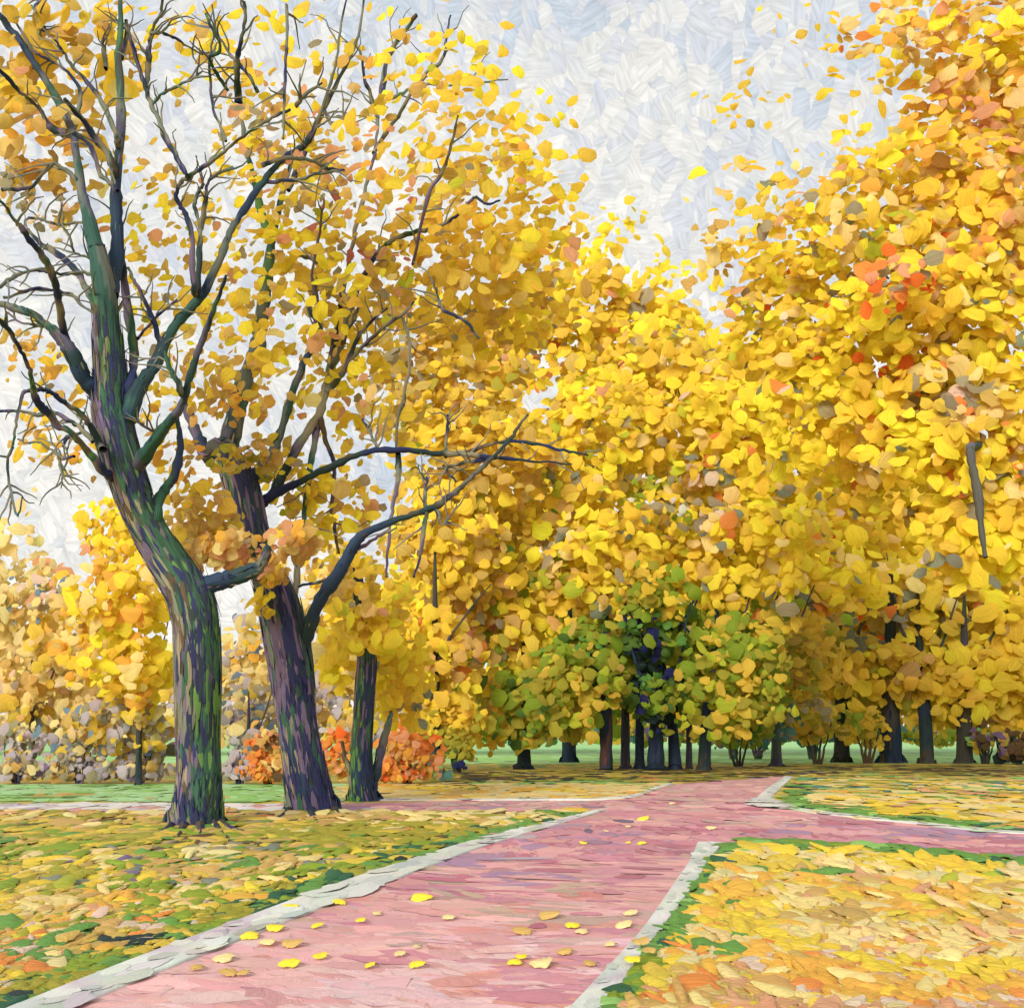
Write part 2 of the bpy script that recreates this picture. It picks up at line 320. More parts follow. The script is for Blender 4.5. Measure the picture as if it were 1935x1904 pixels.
t2 = Tree('knobbly_tree', 'leaning bare-limbed tree with swollen dark blue trunk, just behind the largest tree', 'tree', 588, 1530)
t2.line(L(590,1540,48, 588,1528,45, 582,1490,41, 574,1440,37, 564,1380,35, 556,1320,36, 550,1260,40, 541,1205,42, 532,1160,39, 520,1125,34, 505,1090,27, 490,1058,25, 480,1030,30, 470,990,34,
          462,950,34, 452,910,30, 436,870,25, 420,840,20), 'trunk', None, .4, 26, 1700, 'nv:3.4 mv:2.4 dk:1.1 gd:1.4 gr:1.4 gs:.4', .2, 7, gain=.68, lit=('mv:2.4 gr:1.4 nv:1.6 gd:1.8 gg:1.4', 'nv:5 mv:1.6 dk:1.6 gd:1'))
t2.line(L(430,860,22, 408,845,17, 392,862,15, 378,835,13, 366,808,12, 358,785,11, 350,765,9), 'limb', None, 1, 10, 30, 'mv:3 nv:2 br:1')
u1 = t2.line(L(428,855,20, 436,820,19, 446,775,18, 454,740,18, 470,700,17, 484,668,17, 490,625,15, 495,590,15, 503,538,13, 508,495,11, 516,440,9, 528,390,8, 537,352,7, 550,310,5), 'limb', None, 2, 11, 70, 'gg:3 gs:1.2 gd:1.4 gr:1.5 dk:1 mv:.6')
t2.line(L(512,455,9, 500,420,8, 490,385,8, 482,345,7, 470,300,6, 460,255,5, 455,200,4), 'branch', u1, 2, pal='gs:2 gd:2 gg:1')
u2 = t2.line(L(458,950,14, 470,915,12, 490,888,11, 514,855,10, 528,825,9, 538,793,9, 550,750,8, 570,699,7, 585,665,7, 600,640,7, 604,622,6, 596,600,6, 585,588,5, 590,565,4, 600,530,4, 604,503,4, 585,488,5, 556,479,4), 'limb', None, 2, 9, 36)
t2.line(L(520,850,5, 508,872,7, 495,885,8), 'branch', u2, .5, pal='gr:3 br:1')
u3 = t2.line(L(490,955,11, 505,942,9, 533,926,8, 564,911,7, 600,893,7, 636,877,7, 672,860,6, 708,850,6, 745,850,7, 784,852,6, 825,856,6, 868,857,6, 895,850,5, 931,838,4, 965,833,4, 994,835,4, 1040,845,4, 1075,853,4, 1110,858,3), 'limb', None, 2.2, 9, 40, 'nv:3 dk:3 br:1 gr:.6')
t2.line(L(868,857,4, 900,861,5, 931,864,5, 975,868,4, 1020,872,3, 1079,878,2), 'branch', u3, 1.4, pal='nv:3 dk:2 gr:1')
t2.line(L(923,867,4, 890,872,4, 860,878,4, 828,884,3), 'branch', u3, .5)
t2.line(L(843,862,4, 842,840,4, 845,812,4, 846,784,3), 'branch', u3, 1)
t2.line(L(715,850,4, 706,832,4, 695,810,4, 685,792,3), 'branch', u3, 1, pal=GREY)
t2.line(L(752,856,5, 753,890,6, 748,925,6, 742,960,5, 737,987,4, 732,1040,4, 729,1090,4), 'branch', u3, .5, pal='mv:2 gr:1 gg:1 dk:1')
t2.line(L(838,880,3, 846,892,3, 860,908,3), 'branch', u3, .5)
u4 = t2.line(L(560,1240,20, 577,1218,14, 588,1180,12, 602,1139,12, 620,1110,13, 640,1082,13, 658,1050,13, 672,1025,12, 695,1004,8, 741,985,7, 780,972,7, 821,958,8, 850,938,7, 872,919,6, 898,895,5, 923,872,5, 945,850,4, 965,827,5, 980,806,4, 996,784,3), 'limb', None, 2.2, 10, 70, 'nv:3 dk:3 br:1.2 gr:1.2 mv:.8')
t2.line(L(660,1050,5, 680,1034,5, 700,1024,5, 720,1010,4, 750,998,3), 'branch', u4, .6, pal='mv:2 gr:2')
t2.line(L(640,1095,4, 620,1097,4, 595,1101,4, 565,1107,4), 'branch', u4, .6)
t2.line(L(808,966,4, 802,990,5, 798,1020,5, 792,1055,4, 783,1090,4), 'branch', u4, .5)
t2.line(L(803,968,4, 803,940,4, 806,900,4), 'branch', u4, 1)
t2.line(L(824,960,3, 832,975,4, 832,990,3, 850,985,2.5), 'branch', u4, .5)
t2.line(L(545,1170,15, 548,1130,14, 545,1105,8), 'limb', None, .4, 9, 14, 'mv:2 nv:2 gd:1')
t2.line(L(556,1130,6, 562,1090,8, 560,1037,7), 'limb', None, .4, 9, 10, 'gr:2 dk:2 br:1')
u5 = t2.line(L(500,950,9, 522,919,9, 548,872,9, 573,827,9, 592,800,9, 606,778,9, 615,735,8, 625,690,8, 634,640,8, 640,600,7, 650,540,6, 665,470,5, 680,400,5, 695,340,5, 706,295,4, 712,250,4, 716,208,4, 722,150,4, 730,104,3), 'limb', None, 2.6, 9, 30, 'gr:3 gg:2 mv:2 dk:2')
t2.line(L(606,790,6, 612,820,6, 622,850,5, 632,877,5, 630,915,5, 627,961,5, 632,1000,5, 640,1045,4), 'branch', u5, .5, pal='mv:2 nv:1 br:2')
t2.line(L(602,800,6, 594,840,7, 586,880,7, 581,919,7, 576,960,7, 573,998,6), 'branch', u5, .5, pal='gd:3 gg:2 mv:1')
t2.line(L(615,745,8, 635,722,6, 650,700,6, 661,672,6, 682,630,5, 705,605,4, 730,583,4), 'branch', u5, 2)
t2.line(L(660,680,4, 690,650,4, 730,615,4, 765,590,3.5, 782,570,3), 'branch', u5, 2, pal=GREY)
t2.line(L(622,700,6, 645,660,6, 655,600,6, 671,556,6, 695,510,5, 716,476,5, 735,458,5, 751,448,5, 790,438,5, 838,424,4, 860,410,4, 873,399,4, 888,380,4, 900,372,4, 920,386,4, 945,378,3), 'branch', u5, 3)
t2.line(L(595,640,3, 600,575,4, 590,520,4, 598,470,4, 608,410,4, 612,375,3), 'branch', u5, 2, pal='br:1 mv:3')
t2.line(L(545,360,5, 560,325,6, 580,280,6, 596,245,5, 612,208,5, 640,150,5, 664,104,5, 680,55,4, 690,-15,4), 'branch', u1, 2, pal=GREY)
t2.line(L(716,215,4, 725,180,4, 727,150,4, 732,110,5, 748,80,6, 765,60,6, 785,30,6), 'branch', u5, 2)
t2.line(L(706,290,4, 730,250,4, 752,220,4, 775,181,4, 800,145,4, 830,120,4, 841,100,4, 843,65,3.5, 852,28,3), 'branch', u5, 2, pal=GREY)
t2.line(L(741,186,3, 770,172,3, 810,160,3, 850,162,2.5, 914,156,2.5, 960,150,2), 'branch', u5, 2, pal='gg:3 gs:1 wh:1')
t2.line(L(713,225,4, 700,180,4, 688,146,4, 682,104,4, 668,80,3), 'branch', u5, 2, pal=GREY)
t2.line(L(780,500,3, 807,375,4, 830,335,4, 845,302,4, 856,260,4, 866,219,3), 'branch', u5, 2, pal='gr:2 br:1 mv:2')
t2.line(L(905,640,3, 880,608,3.5, 850,592,4, 834,583,4, 826,560,4, 825,545,3), 'branch', u5, 2)
t2.line(L(650,640,3, 668,600,4, 685,560,3, 662,590,3), 'branch', u5, 1, pal=GREY)
t2.line(L(612,208,4, 628,235,4, 650,225,4, 636,218,4), 'branch', u1, 1, pal=GREY)
t2.line(L(760,600,3, 775,650,3.5, 770,720,4, 752,790,4, 748,850,4), 'branch', u3, .6, pal='gg:2 gr:2')

for a in [L(556,1520,12, 545,1533,8, 528,1545,5, 505,1552,3), L(618,1518,12, 634,1532,8, 655,1540,5, 680,1545,3), L(585,1525,12, 592,1545,7, 600,1556,4)]:
    t2.line(a, 'root', None, 0, 8, 20, 'nv:3 br:1.4 dk:2', wig=0, depth=[min(.2, baseY(p[1]+1)-t2.Y) for p in a])
t3 = Tree('slender_tree', 'narrow mossy trunk with two leaning shoots, behind the leaning tree on the left', 'tree', 686, 1512)
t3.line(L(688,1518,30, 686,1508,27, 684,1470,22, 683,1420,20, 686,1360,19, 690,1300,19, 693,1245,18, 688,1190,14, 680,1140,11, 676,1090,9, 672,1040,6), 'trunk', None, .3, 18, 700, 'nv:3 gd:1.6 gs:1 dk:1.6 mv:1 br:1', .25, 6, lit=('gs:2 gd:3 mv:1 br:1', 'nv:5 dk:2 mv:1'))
t3.line(L(700,1500,11, 712,1450,9, 722,1410,9, 733,1370,8, 740,1345,5), 'limb', None, .5, 9, 20)
t3.line(L(668,1500,9, 664,1460,8, 652,1430,6, 645,1400,4), 'limb', None, .5, 9, 12, 'br:2 gr:2 dk:1')

BL = list
t1.twigs(6); t2.twigs(5)
# leaves of those three
LT = 'by:2.6 gy:3 mu:3.2 tn:1 oc:1.2 pe:1.2 sa:.4 gr:.4 lm:.4'
LO = 'og:1 tn:2.4 oc:2.4 mu:2 pe:1.6 sa:1.4 gr:.7 gy:1'
c = Acc(); Y1 = t1.Y
crown(c, BL([
 (60,90,150,120,Y1+1.5,2.5,.75,'mu:4 oc:2 tn:1.2 gy:2 gr:.4 pe:.6',33), (40,270,110,100,Y1+1,2.5,.8,'og:2 pe:1.4 tn:2 oc:2 mu:2 sa:1',28), (170,60,100,90,Y1+3,2,.4,'mu:2 gy:2 oc:1 wh:.3',22),
 (60,380,80,35,Y1,1.2,.3,'oc:2 gr:1 pp:.6',15), (330,90,120,90,Y1+3,2.5,.22,'by:2 gy:2 mu:1',20), (460,60,110,60,Y1+2,2.5,.28,'by:3 gy:2',22),
 (300,420,120,150,Y1+3,2.5,.17,LT,18), (420,420,120,130,Y1+3,2.5,.15,LT,19), (430,180,110,90,Y1+2,2,.17,LT,18), (500,250,90,60,Y1+1,2,.4,'sa:2 tn:2 gr:1.4 gy:1',17),
 (60,680,60,60,Y1+1,1.5,.4,'gy:2 oc:2 gr:1 og:1',17), (90,840,70,55,Y1+1,1.5,.3,'gy:2 og:1 tn:1',15), (330,640,60,70,Y1+2,2,.25,LT,17),
 (430,600,110,110,Y1+3,2,.25,LT,19), (420,720,90,90,Y1+2.2,1.5,.45,'og:1 tn:2 oc:2 gy:2 mu:1',18), (290,760,40,50,Y1+1,1,.4,'gy:2 og:1',15),
 (378,985,66,72,Y1+2.2,1.2,1.1,'mu:3 tn:2 oc:2 gy:1',18), (420,1045,85,40,Y1+.6,.8,1.4,'og:1 tn:3 pe:1.4 sa:1.2 gr:.4',19), (560,1020,55,30,Y1+.8,.8,1.2,'tn:3 og:1 pe:1 sa:1',18),
 (330,870,40,60,Y1+1.5,1,.5,'gy:2 tn:2 og:1',16), (260,540,50,90,Y1+2.5,1.5,.18,LT,15)]), big=1.2, flat=1, dens=1.9)
c.build('crown', M_LEAF, t1.e)
c = Acc(); Y2 = t2.Y
crown(c, BL([
 (560,330,110,140,Y2+1,3,.35,LT,18), (620,440,120,110,Y2+1.5,3,.22,LT,19), (700,390,120,90,Y2+1,3,.36,'tn:2 sa:2.2 gy:1.4 mu:2 pk:.8 gr:.5 og:.8',20),
 (640,120,120,110,Y2+1,3,.15,LT,19), (790,90,130,90,Y2+1,3,.10,'by:2 gy:2 og:1',21), (900,70,90,60,Y2+2,2,.13,'by:2 gy:2',22),
 (800,230,150,110,Y2+2,3,.19,LT,19), (920,260,150,120,Y2+3,3,.17,'by:2 gy:2 mu:2 oc:.6',19), (860,340,150,120,Y2+2,3,.27,LT,20), (1000,380,130,110,Y2+3,3,.36,'by:2 gy:3 mu:2 oc:.6 og:.4',20),
 (560,560,120,120,Y2+2,2.5,.36,LT,19), (680,600,110,110,Y2+2,2.5,.4,LT,19), (600,720,110,90,Y2+2,2,.34,LT,18), (720,760,90,110,Y2+2.5,2,.35,LT,18),
 (820,520,150,110,Y2+3,3,.5,'mu:3 oc:1.2 gy:2 gr:.9 tn:1 sa:.4',21), (960,540,150,110,Y2+4,3,.9,'mu:3 gy:3 oc:1 gr:.5 sa:.3 by:1',21),
 (490,860,40,30,Y2-.6,.8,.9,'oc:3 ol:1 tn:1',18), (540,900,80,60,Y2+1.5,1.5,.6,LT,17), (640,950,90,80,Y2+2,1.5,.5,LT,17),
 (500,1140,30,22,Y2-.9,.4,.6,'by:2 gy:2',17), (510,1075,44,26,Y2-1.2,.5,1.2,'tn:2 oc:2 og:1 mu:2 sa:.5',15), (445,1010,30,30,Y2-1.6,.4,.35,'tn:2 oc:2 pe:1',14), (425,870,40,26,Y2-.9,.4,.7,'oc:3 mu:2 ol:1',15), (480,1190,50,70,Y2+2,1,.35,'cr:2 gy:1 og:1',16), (700,1100,80,70,Y2+2,1.5,.5,LT,18)]), big=1.2, flat=1, dens=1.9)
c.build('crown', M_LEAF, t2.e)
c = Acc(); Y3 = t3.Y
crown(c, BL([(692,1185,62,52,Y3-1,.5,1.3,'by:2 gy:3 mu:2',19), (690,1170,75,75,Y3+1.2,1.2,1.2,'by:2.4 gy:3 mu:2 tn:.6',20), (750,1290,70,90,Y3+1.5,1.2,1.3,'by:3 gy:3 mu:2 gr:.3 gg:.3',21), (640,1240,40,60,Y3+1,.8,.8,'by:2 gy:2 cr:1',19), (655,1080,60,50,Y3+2,1,.6,LT,18)]), big=1.2, flat=1, dens=1.9)
c.build('crown', M_LEAF, t3.e)

# ------------------------------------------------------------------ trees standing further off
def far_tree(name, label, cat, px, py, r, top, blobs, bark='nv:3 dk:2 br:1 mv:1', group=None, limbs=1, lean=0, gain=.97):
    t = Tree(name, label, cat, px, py, group)
    top = max(top, py-(py-top)*.5); fork = py-(py-top)*.5
    t.line(L(px,py+4,r*1.5, px,py-6,r*1.15, px+lean*.2,py-(py-fork)*.4,r, px+lean*.6,py-(py-fork)*.75,r*.85, px+lean,fork,r*.7, px+lean*1.2,(fork+top)/2,r*.4, px+lean*1.3,top+25,r*.18), 'trunk', None, .3, 10, 40, bark, .25, gain=.45)
    for i in range(limbs):
        s = (-1)**i; y0 = fork+R.uniform(-20, 60)
        y0 = min(y0, py-60)
        t.line(L(px+lean*.9,y0,r*.5, px+lean+s*35,y0-70,r*.35, px+lean+s*R.uniform(60,110),y0-R.uniform(150,240),r*.15), 'limb', None, 2, 7, 0, bark)
    a = Acc(); crown(a, [(b[0], b[1], b[2], b[3], t.Y+b[4], b[5], b[6], b[7], b[8]) for b in blobs], gain)
    a.build('crown', M_LEAF, t.e)
    return t

YL = 'by:5 gy:3.6 mu:1.2 pe:1.2 oc:.25 gg:.32 or2:.25 gr:.3 pp:.2'
YM = 'gy:3.4 by:3.4 mu:2.2 oc:.5 gr:.4 sa:.35 pe:.9 gg:.3 lm:.3'
# big one whose trunk stands just outside the right edge
MAPLE = far_tree('golden_maple', 'tallest golden tree, its crown filling the upper right corner', 'tree', 2060, 1478, 44, -60, [
 (1950,120,270,230,0,5,1.5,'gy:3 og:1.6 by:2 tn:1.2 pe:1.6 sa:.5',27), (1660,100,120,70,-1,3,.42,'gy:3 tn:1 pe:1.2 or2:.3 og:1',24), (1500,40,110,30,-2,2,.14,'gy:2 mu:1',20),
 (1760,350,190,120,0,5,1.25,'gy:3 by:2 og:1 tn:1 mu:1 pe:.6',26), (1620,300,110,60,-1,3,.25,'gy:2 pe:1 pp:.6',22), (1560,480,190,110,0,5,1.2,YM,24),
 (1880,420,170,170,-2,4,1.5,'gy:3 og:2 tn:1 pe:1.6 sa:.6',30), (1780,600,230,160,-2,5,1.7,YL+' rd:.3',27), (1500,620,170,110,1,4,1.2,YM+' rd:.5',23), (1700,530,110,60,-5,1.5,.35,'rd:1.4 or2:1.4 gr:1 sa:1',25),
 (1850,820,200,160,-3,4,1.8,YL,29), (1620,780,190,150,0,4,1.6,YL,26), (1870,1010,160,120,-3,3,1.5,YL,29), (1420,180,110,60,-2,2,.07,'mu:2 gy:1',16), (1400,380,110,110,0,3,.13,'gy:2 by:1 pe:1 mu:1',20), (1350,470,60,60,0,2,.3,'mu:1 pe:1 tn:1',20)],
 'br:3 dk:2 nv:1', None, 4)
MAPLE.line(L(2040,900,14, 1960,870,12, 1890,850,11, 1840,843,9, 1834,850,9, 1838,880,9, 1848,930,10, 1853,985,9, 1862,1052,6), 'limb', None, .2, 9, 60, 'br:7 dk:2 mv:1', gain=.9, depth=(0, -.5, -1, -5, -9.5, -9.6, -9.6, -9.6, -9.6), wig=.5)
GRP1 = 'dark trunked trees clustered at the end of the path'
GREENL = 'gn:4 ol:2.6 dg:1 mu:1.4 gs:1.2 oc:.8 dk:.3 nv:.15 lm:.6'
GOLD = 'gy:3.2 by:3.6 mu:2 oc:.5 tn:.5 lm:.5 pe:.6 gg:.25 gr:.3'
far_tree('autumn_tree', 'dark trunk with wine red stripe, leftmost of the far cluster ending the path', 'tree', 1146, 1455, 11, 640, [(1120,830,120,140,2,4,1.4,YM,23), (1130,1050,130,130,1,4,1.4,GOLD,24), (1110,1240,90,80,0,3,1.2,GREENL,20)], 'nv:3 pk:1 mv:1 dk:1', GRP1)
far_tree('autumn_tree', 'thin plum coloured trunk, second from left in the far cluster ending the path', 'tree', 1182, 1452, 8, 700, [(1200,760,110,110,3,3,1.2,YM,22), (1170,1190,70,70,0,2,.9,'gn:3 ol:2 gy:1',20)], 'mv:3 nv:2 pk:.8', GRP1, 2)
far_tree('autumn_tree', 'narrow slate trunk between the plum and the thickest trunk of the far cluster', 'tree', 1209, 1453, 8, 760, [(1260,690,110,90,4,3,1.2,YM,22), (1200,1290,60,60,0,2,.8,'gn:2 dg:2 dk:1',17)], 'nv:3 dk:2', GRP1, 2)
far_tree('green_tree', 'dark green tree with the thickest navy trunk in the middle of the far cluster', 'tree', 1240, 1455, 14, 1010, [(1080,1300,110,80,-3,2,1.1,'gn:3 ol:3 lm:1.4 mu:1.4',21), (1400,1290,110,100,-3,2,1.1,'gn:3 ol:3 lm:1.2 mu:1.6',21), (1240,1120,80,60,-2,2,.7,'gn:3 ol:2 gy:2 mu:1',21), (1235,1200,55,90,-1,2,.8,'dk:1.6 nv:1.2 dg:2.4 gs:2 gn:3 ol:1',17), (1240,1330,75,55,-1,2,.8,'gs:2 dg:2 dk:1.2 nv:.8 gn:3 ol:1',17), (1320,1240,110,110,1,3,1.5,'gn:4 ol:2 gs:2 dg:1 lm:.6',22), (1400,1200,70,100,2,3,1.3,'gn:4 gs:1 ol:2 mu:1',22)], 'nv:4 dk:1', GRP1, 4)
far_tree('autumn_tree', 'forked navy trunk just right of the thickest one in the far cluster', 'tree', 1276, 1454, 10, 640, [(1300,850,120,130,2,4,1.3,GOLD,23), (1290,1050,110,100,1,3,1.2,GOLD,22), (1260,950,70,60,-2,2,.35,'wh:.6 gr:1 gy:2 gn:1',17)], 'nv:4 dk:2', GRP1, 3, -25)
far_tree('autumn_tree', 'slim grey trunk near the right end of the far cluster', 'tree', 1302, 1452, 6, 800, [(1360,960,110,120,3,3,1.2,GOLD,22), (1340,1230,80,80,0,2,1,'gn:4 ol:2 mu:1',20)], 'dk:2 mv:2', GRP1, 2)
far_tree('autumn_tree', 'dark trunk standing at the right end of the far cluster', 'tree', 1331, 1456, 11, 660, [(1420,790,130,140,2,4,1.4,YL,24), (1420,1030,130,130,1,4,1.4,YL,24), (1400,1220,110,80,0,3,1.1,'ol:2 gn:2.4 mu:3 gy:1',21)], 'nv:3 dk:2 br:1', GRP1, 3, 20)
far_tree('autumn_tree', 'short dark trunk left of the clustered trunks, olive crown low over the lawn', 'tree', 990, 1453, 11, 820, [(960,1000,130,130,1,4,1.3,'gy:2 by:2 mu:2 oc:1 gs:.4 tn:.6',22), (900,1150,120,110,0,3.5,1.3,'tn:2 oc:1.6 gy:1.6 pk:.6 mu:1 or2:.3 gr:.5',23), (1020,1180,110,110,0,3.5,1.3,'by:2 gy:2 mu:1.4 ol:.8 gn:.5',24), (1030,1330,110,80,-1,2.5,1.5,'ol:3 dg:1.4 gn:2.6 oc:1 mu:.6 gs:.8',22), (1090,1250,80,70,-2,2,1.0,'gn:3 ol:2 dg:1 gs:1',22), (930,1340,60,80,0,2.5,1.1,'mu:2.4 gy:1.6 ol:1',21)], 'nv:3 dk:1 mv:1')
far_tree('autumn_tree', 'golden tree behind the orange shrubs, its trunk hidden by them', 'tree', 822, 1458, 11, 560, [(830,690,150,130,3,4,1.3,'mu:3 gy:2 oc:1.6 tn:.8 gr:.4',22), (900,850,140,120,2,4,1.4,'mu:2.6 gy:2.4 oc:2 ol:.5',22), (830,1020,120,120,1,3,1.2,'gy:2 mu:2 oc:1.4 by:.8',22), (800,1250,110,110,0,3,1.3,'gy:2.6 by:1.6 mu:2 tn:.7 or2:.25',23), (850,1370,70,60,0,2,1.2,'mu:2 gy:2 ol:1.4',19)], 'nv:1 br:2 dk:2')
far_tree('autumn_tree', 'wide golden tree filling the middle of the skyline above the clustered trunks', 'tree', 1075, 1440, 12, 520, [(1060,620,150,120,3,5,1.4,'gy:2.4 mu:2.4 by:1.4 oc:1 or2:.4 gr:.5 sa:.4',22), (1230,640,130,90,4,4,1.2,'by:3 gy:3 mu:1',22), (1130,470,130,90,3,4,.28,'gy:2 by:2 mu:1',20), (1280,540,100,60,3,3,.3,'gy:2 by:2 pe:1',20), (1050,880,150,130,3,4,1.4,YM,23), (1180,1000,130,130,6,4,1.2,GOLD,23), (1060,1120,120,110,2,4,1.2,'by:2 gy:3 mu:2',24), (1120,1320,90,60,2,3,.9,'gn:2 dg:2 ol:2',18)], 'dk:2 nv:2')
far_tree('autumn_tree', 'pale trunked tree beside the teal undergrowth, right of the far cluster', 'tree', 1467, 1447, 9, 640, [(1470,720,130,110,5,4,1.3,YL,24), (1530,900,140,130,4,4,1.4,YL,25), (1520,1090,140,110,2,4,1.4,YL,25), (1490,1250,120,90,0,3,1.2,'mu:3 ol:2.4 oc:1.4 gy:1.4 gn:1',22), (1480,1345,90,45,0,2,.9,'ol:2 mu:2 te:1 gr:1',17)], 'gg:2 mv:2 dk:2')
far_tree('autumn_tree', 'tree with a pale forked trunk where the right lawn meets the far path', 'tree', 1590, 1440, 13, 700, [(1640,880,140,130,4,4,1.4,YL,26), (1600,1120,140,120,2,4,1.4,YL+' rd:.2',26), (1610,1260,120,80,0,3,1.2,'mu:3 gy:2 oc:1.2 ol:1.4 pe:.4',23), (1600,1350,80,50,0,2,.9,'mu:3 ol:2 gy:1',18)], 'gr:2 br:2 dk:1')
far_tree('autumn_tree', 'thick dark trunk with a cobalt blue side, at the back of the right lawn', 'tree', 1683, 1441, 18, 640, [(1740,960,150,130,4,4,1.5,YL,27), (1720,1130,140,100,0,4,1.5,YL+' rd:.25 gg:.5',26), (1690,1260,130,60,-1,3,1.2,'gy:2.4 mu:2 by:1.4 ol:.6',24), (1740,1310,70,50,1,2,.9,'mu:2 ol:2 gn:.6',19)], 'nv:4 br:3 dk:1')
far_tree('autumn_tree', 'short leaning brown trunk second from the right edge behind the right lawn', 'tree', 1752, 1442, 12, 700, [(1840,1130,140,110,2,4,1.5,YL,28), (1820,1270,120,90,0,3,1.4,'by:2 gy:3 mu:1.6 tn:.6',27), (1780,1350,70,40,1,2,.8,'mu:3 gy:1',20)], 'br:3 dk:2 nv:1', None, 3, -14)
far_tree('autumn_tree', 'squat purple-brown trunk nearest the right edge behind the right lawn', 'tree', 1822, 1442, 13, 760, [(1920,1000,120,140,3,4,1.4,YL,28), (1930,1240,120,110,0,3,1.5,'by:2 gy:3 mu:1.6',28), (1870,1340,90,55,1,2,1.1,'mu:3 gy:2 mv:.3',22)], 'br:3 mv:2 dk:1')
far_tree('autumn_tree', 'bright yellow tree behind the left lawn, seen just left of the thickest trunk', 'tree', 262, 1484, 6, 900, [(240,1370,120,60,1,2,1.2,'tn:2 gr:1.6 lv:1.4 mu:1.6 bl:.5 cr:.6',19), (225,1010,80,75,1,2,1.1,'by:3 gy:3 og:.8 pe:.6 sa:.3',21), (240,1130,100,90,0,2.5,1.5,'by:4 gy:3 og:.8 pe:.6',24), (250,1260,85,85,0,2,1.5,'by:4 gy:2.4 og:.6 pe:.5',24), (180,1210,90,80,1,2,1.1,'gy:2 pe:2 og:1 tn:1',22)], 'mv:2 dk:2 br:1')
HZL = 'cr:4 tn:1.6 pe:3 oc:.5 mu:1.2 bl:.5 gr:.5 pp:.8'  # haze on the far left painted into pale leaf colours
far_tree('pale_tree', 'pale cream and gold tree at the left edge behind the far meadow', 'tree', 60, 1474, 6, 960, [(10,1160,80,150,1,3,1.2,'cr:5 pe:2',26), (110,1180,90,110,0,3,1.2,HZL+' sa:.6',22), (60,1310,110,90,0,3,1.3,HZL,22), (160,1350,90,60,1,2,1,HZL,20)], 'mv:2 gr:2')
far_tree('pale_tree', 'washed out tree between the two thick trunks, grey and cream', 'tree', 470, 1466, 5, 1100, [(640,1180,90,110,5,2,.8,'cr:2 gy:2 pe:1.4',21), (600,1040,70,70,5,2,.5,'cr:2 gy:2',20), (470,1250,60,80,3,2,.9,'cr:2 pe:1 tn:1 lv:1.2 bl:.6',18), (460,1350,60,60,1,2,.9,'cr:2 lv:2 bl:1 gr:1 mu:.6',17), (560,1330,70,70,3,2,.9,'lv:3 gr:1 tn:.6',18)], 'mv:2 gr:2')  # distant haze painted as grey and cream foliage

def shrub(name, label, cat, px, py, blobs, stems=5, bark='br:2 dk:2', h=70, res=(5,3), gain=.97):
    t = Tree(name, label, cat, px, py)
    for i in range(stems):
        a = (i-(stems-1)/2)/max(1, stems)*h*.9
        t.line(L(px+a*.2,py+2,3, px+a*.6,py-h*.5,2.4, px+a,py-h,1.4), 'stem', None, .5, 6, 0, bark)
    a = Acc(); crown(a, [(b[0], b[1], b[2], b[3], t.Y+b[4], b[5], b[6], b[7], b[8]) for b in blobs], gain)
    a.build('foliage', M_LEAF, t.e)
OR = 'rd:.5 or2:3 sa:2.4 og:1.6 pe:.8 tn:1.4 br:.4 oc:.8'
shrub('orange_shrub', 'orange shrub seen between the two thick trunks', 'shrub', 508, 1483, [(508,1425,50,50,0,1,1.6,OR,15), (500,1462,42,22,-.5,.6,1.2,'or2:3 og:1.4 tn:1 br:.5',13)])
shrub('orange_shrub', 'flame orange shrub behind the slender mossy trunk', 'shrub', 770, 1481, [(765,1420,62,52,0,1.2,1.6,OR,16), (740,1460,60,26,-.5,.8,1.4,'rd:1.4 or2:3 og:1 sa:1',14), (640,1420,36,50,.3,.8,1.5,OR,15), (810,1455,34,24,0,.6,1.0,'or2:1 sa:1 mg:1 te:.5',13)])
shrub('olive_shrub', 'small round olive shrub with a blue base beside the orange shrub', 'shrub', 864, 1459, [(868,1412,30,36,0,.8,1.3,'ol:3 mu:1 dg:1.4',13), (868,1447,14,9,-.5,.3,1.2,'nv:3 dk:1',9)], 3)
for (px, w, lab) in [(30,60,'grey violet bush low at the left edge behind the far meadow'), (150,70,'smoky grey bush with bare dark twigs behind the far meadow'), (265,62,'violet grey bush just left of the thickest trunk'), (452,40,'pale grey bush between the two thick trunks')]:
    shrub('grey_bush', lab, 'bush', px, 1481, [(px,1450,w,30,0,1.2,1.4,'lv:6 gr:1.4 tn:1.2 cr:.6 mv:.3',15), (px+10,1410,w*.8,36,.8,1,1.0,'gr:2 gg:.7 bl:.6 lv:2.4 mu:1 cr:1',16)], 5, 'nv:2 mv:2', 60)  # lilac grey of the haze put into the bush colours
for (px, w, lab) in [(1385,34,'teal undergrowth just right of the clustered trunks'), (1432,34,'second teal bush right of the clustered trunks'), (1535,36,'teal and grey bush left of the pale forked trunk')]:
    shrub('teal_bush', lab, 'bush', px, 1434, [(px,1385,w,30,0,2,1.0,'te:3 bl:1 gr:1 mv:.7 ol:1.6 mg:.5',13)], 5, 'te:2 mv:1 gg:1', 50)
shrub('brown_bush', 'low brown bush half out of frame at the right edge', 'bush', 1925, 1444, [(1925,1412,48,30,0,1.6,1.6,'br:4 oc:1 mv:1 dk:1',16)], 5, 'br:2 dk:2', 50)
shrub('brown_bush', 'small purple-brown bush behind the right lawn, left of the low one at the edge', 'bush', 1862, 1443, [(1862,1395,34,30,0,1.6,1.0,'br:2 mv:2 mu:1.6 mg:.6',16)], 5, 'br:2 dk:2', 50)

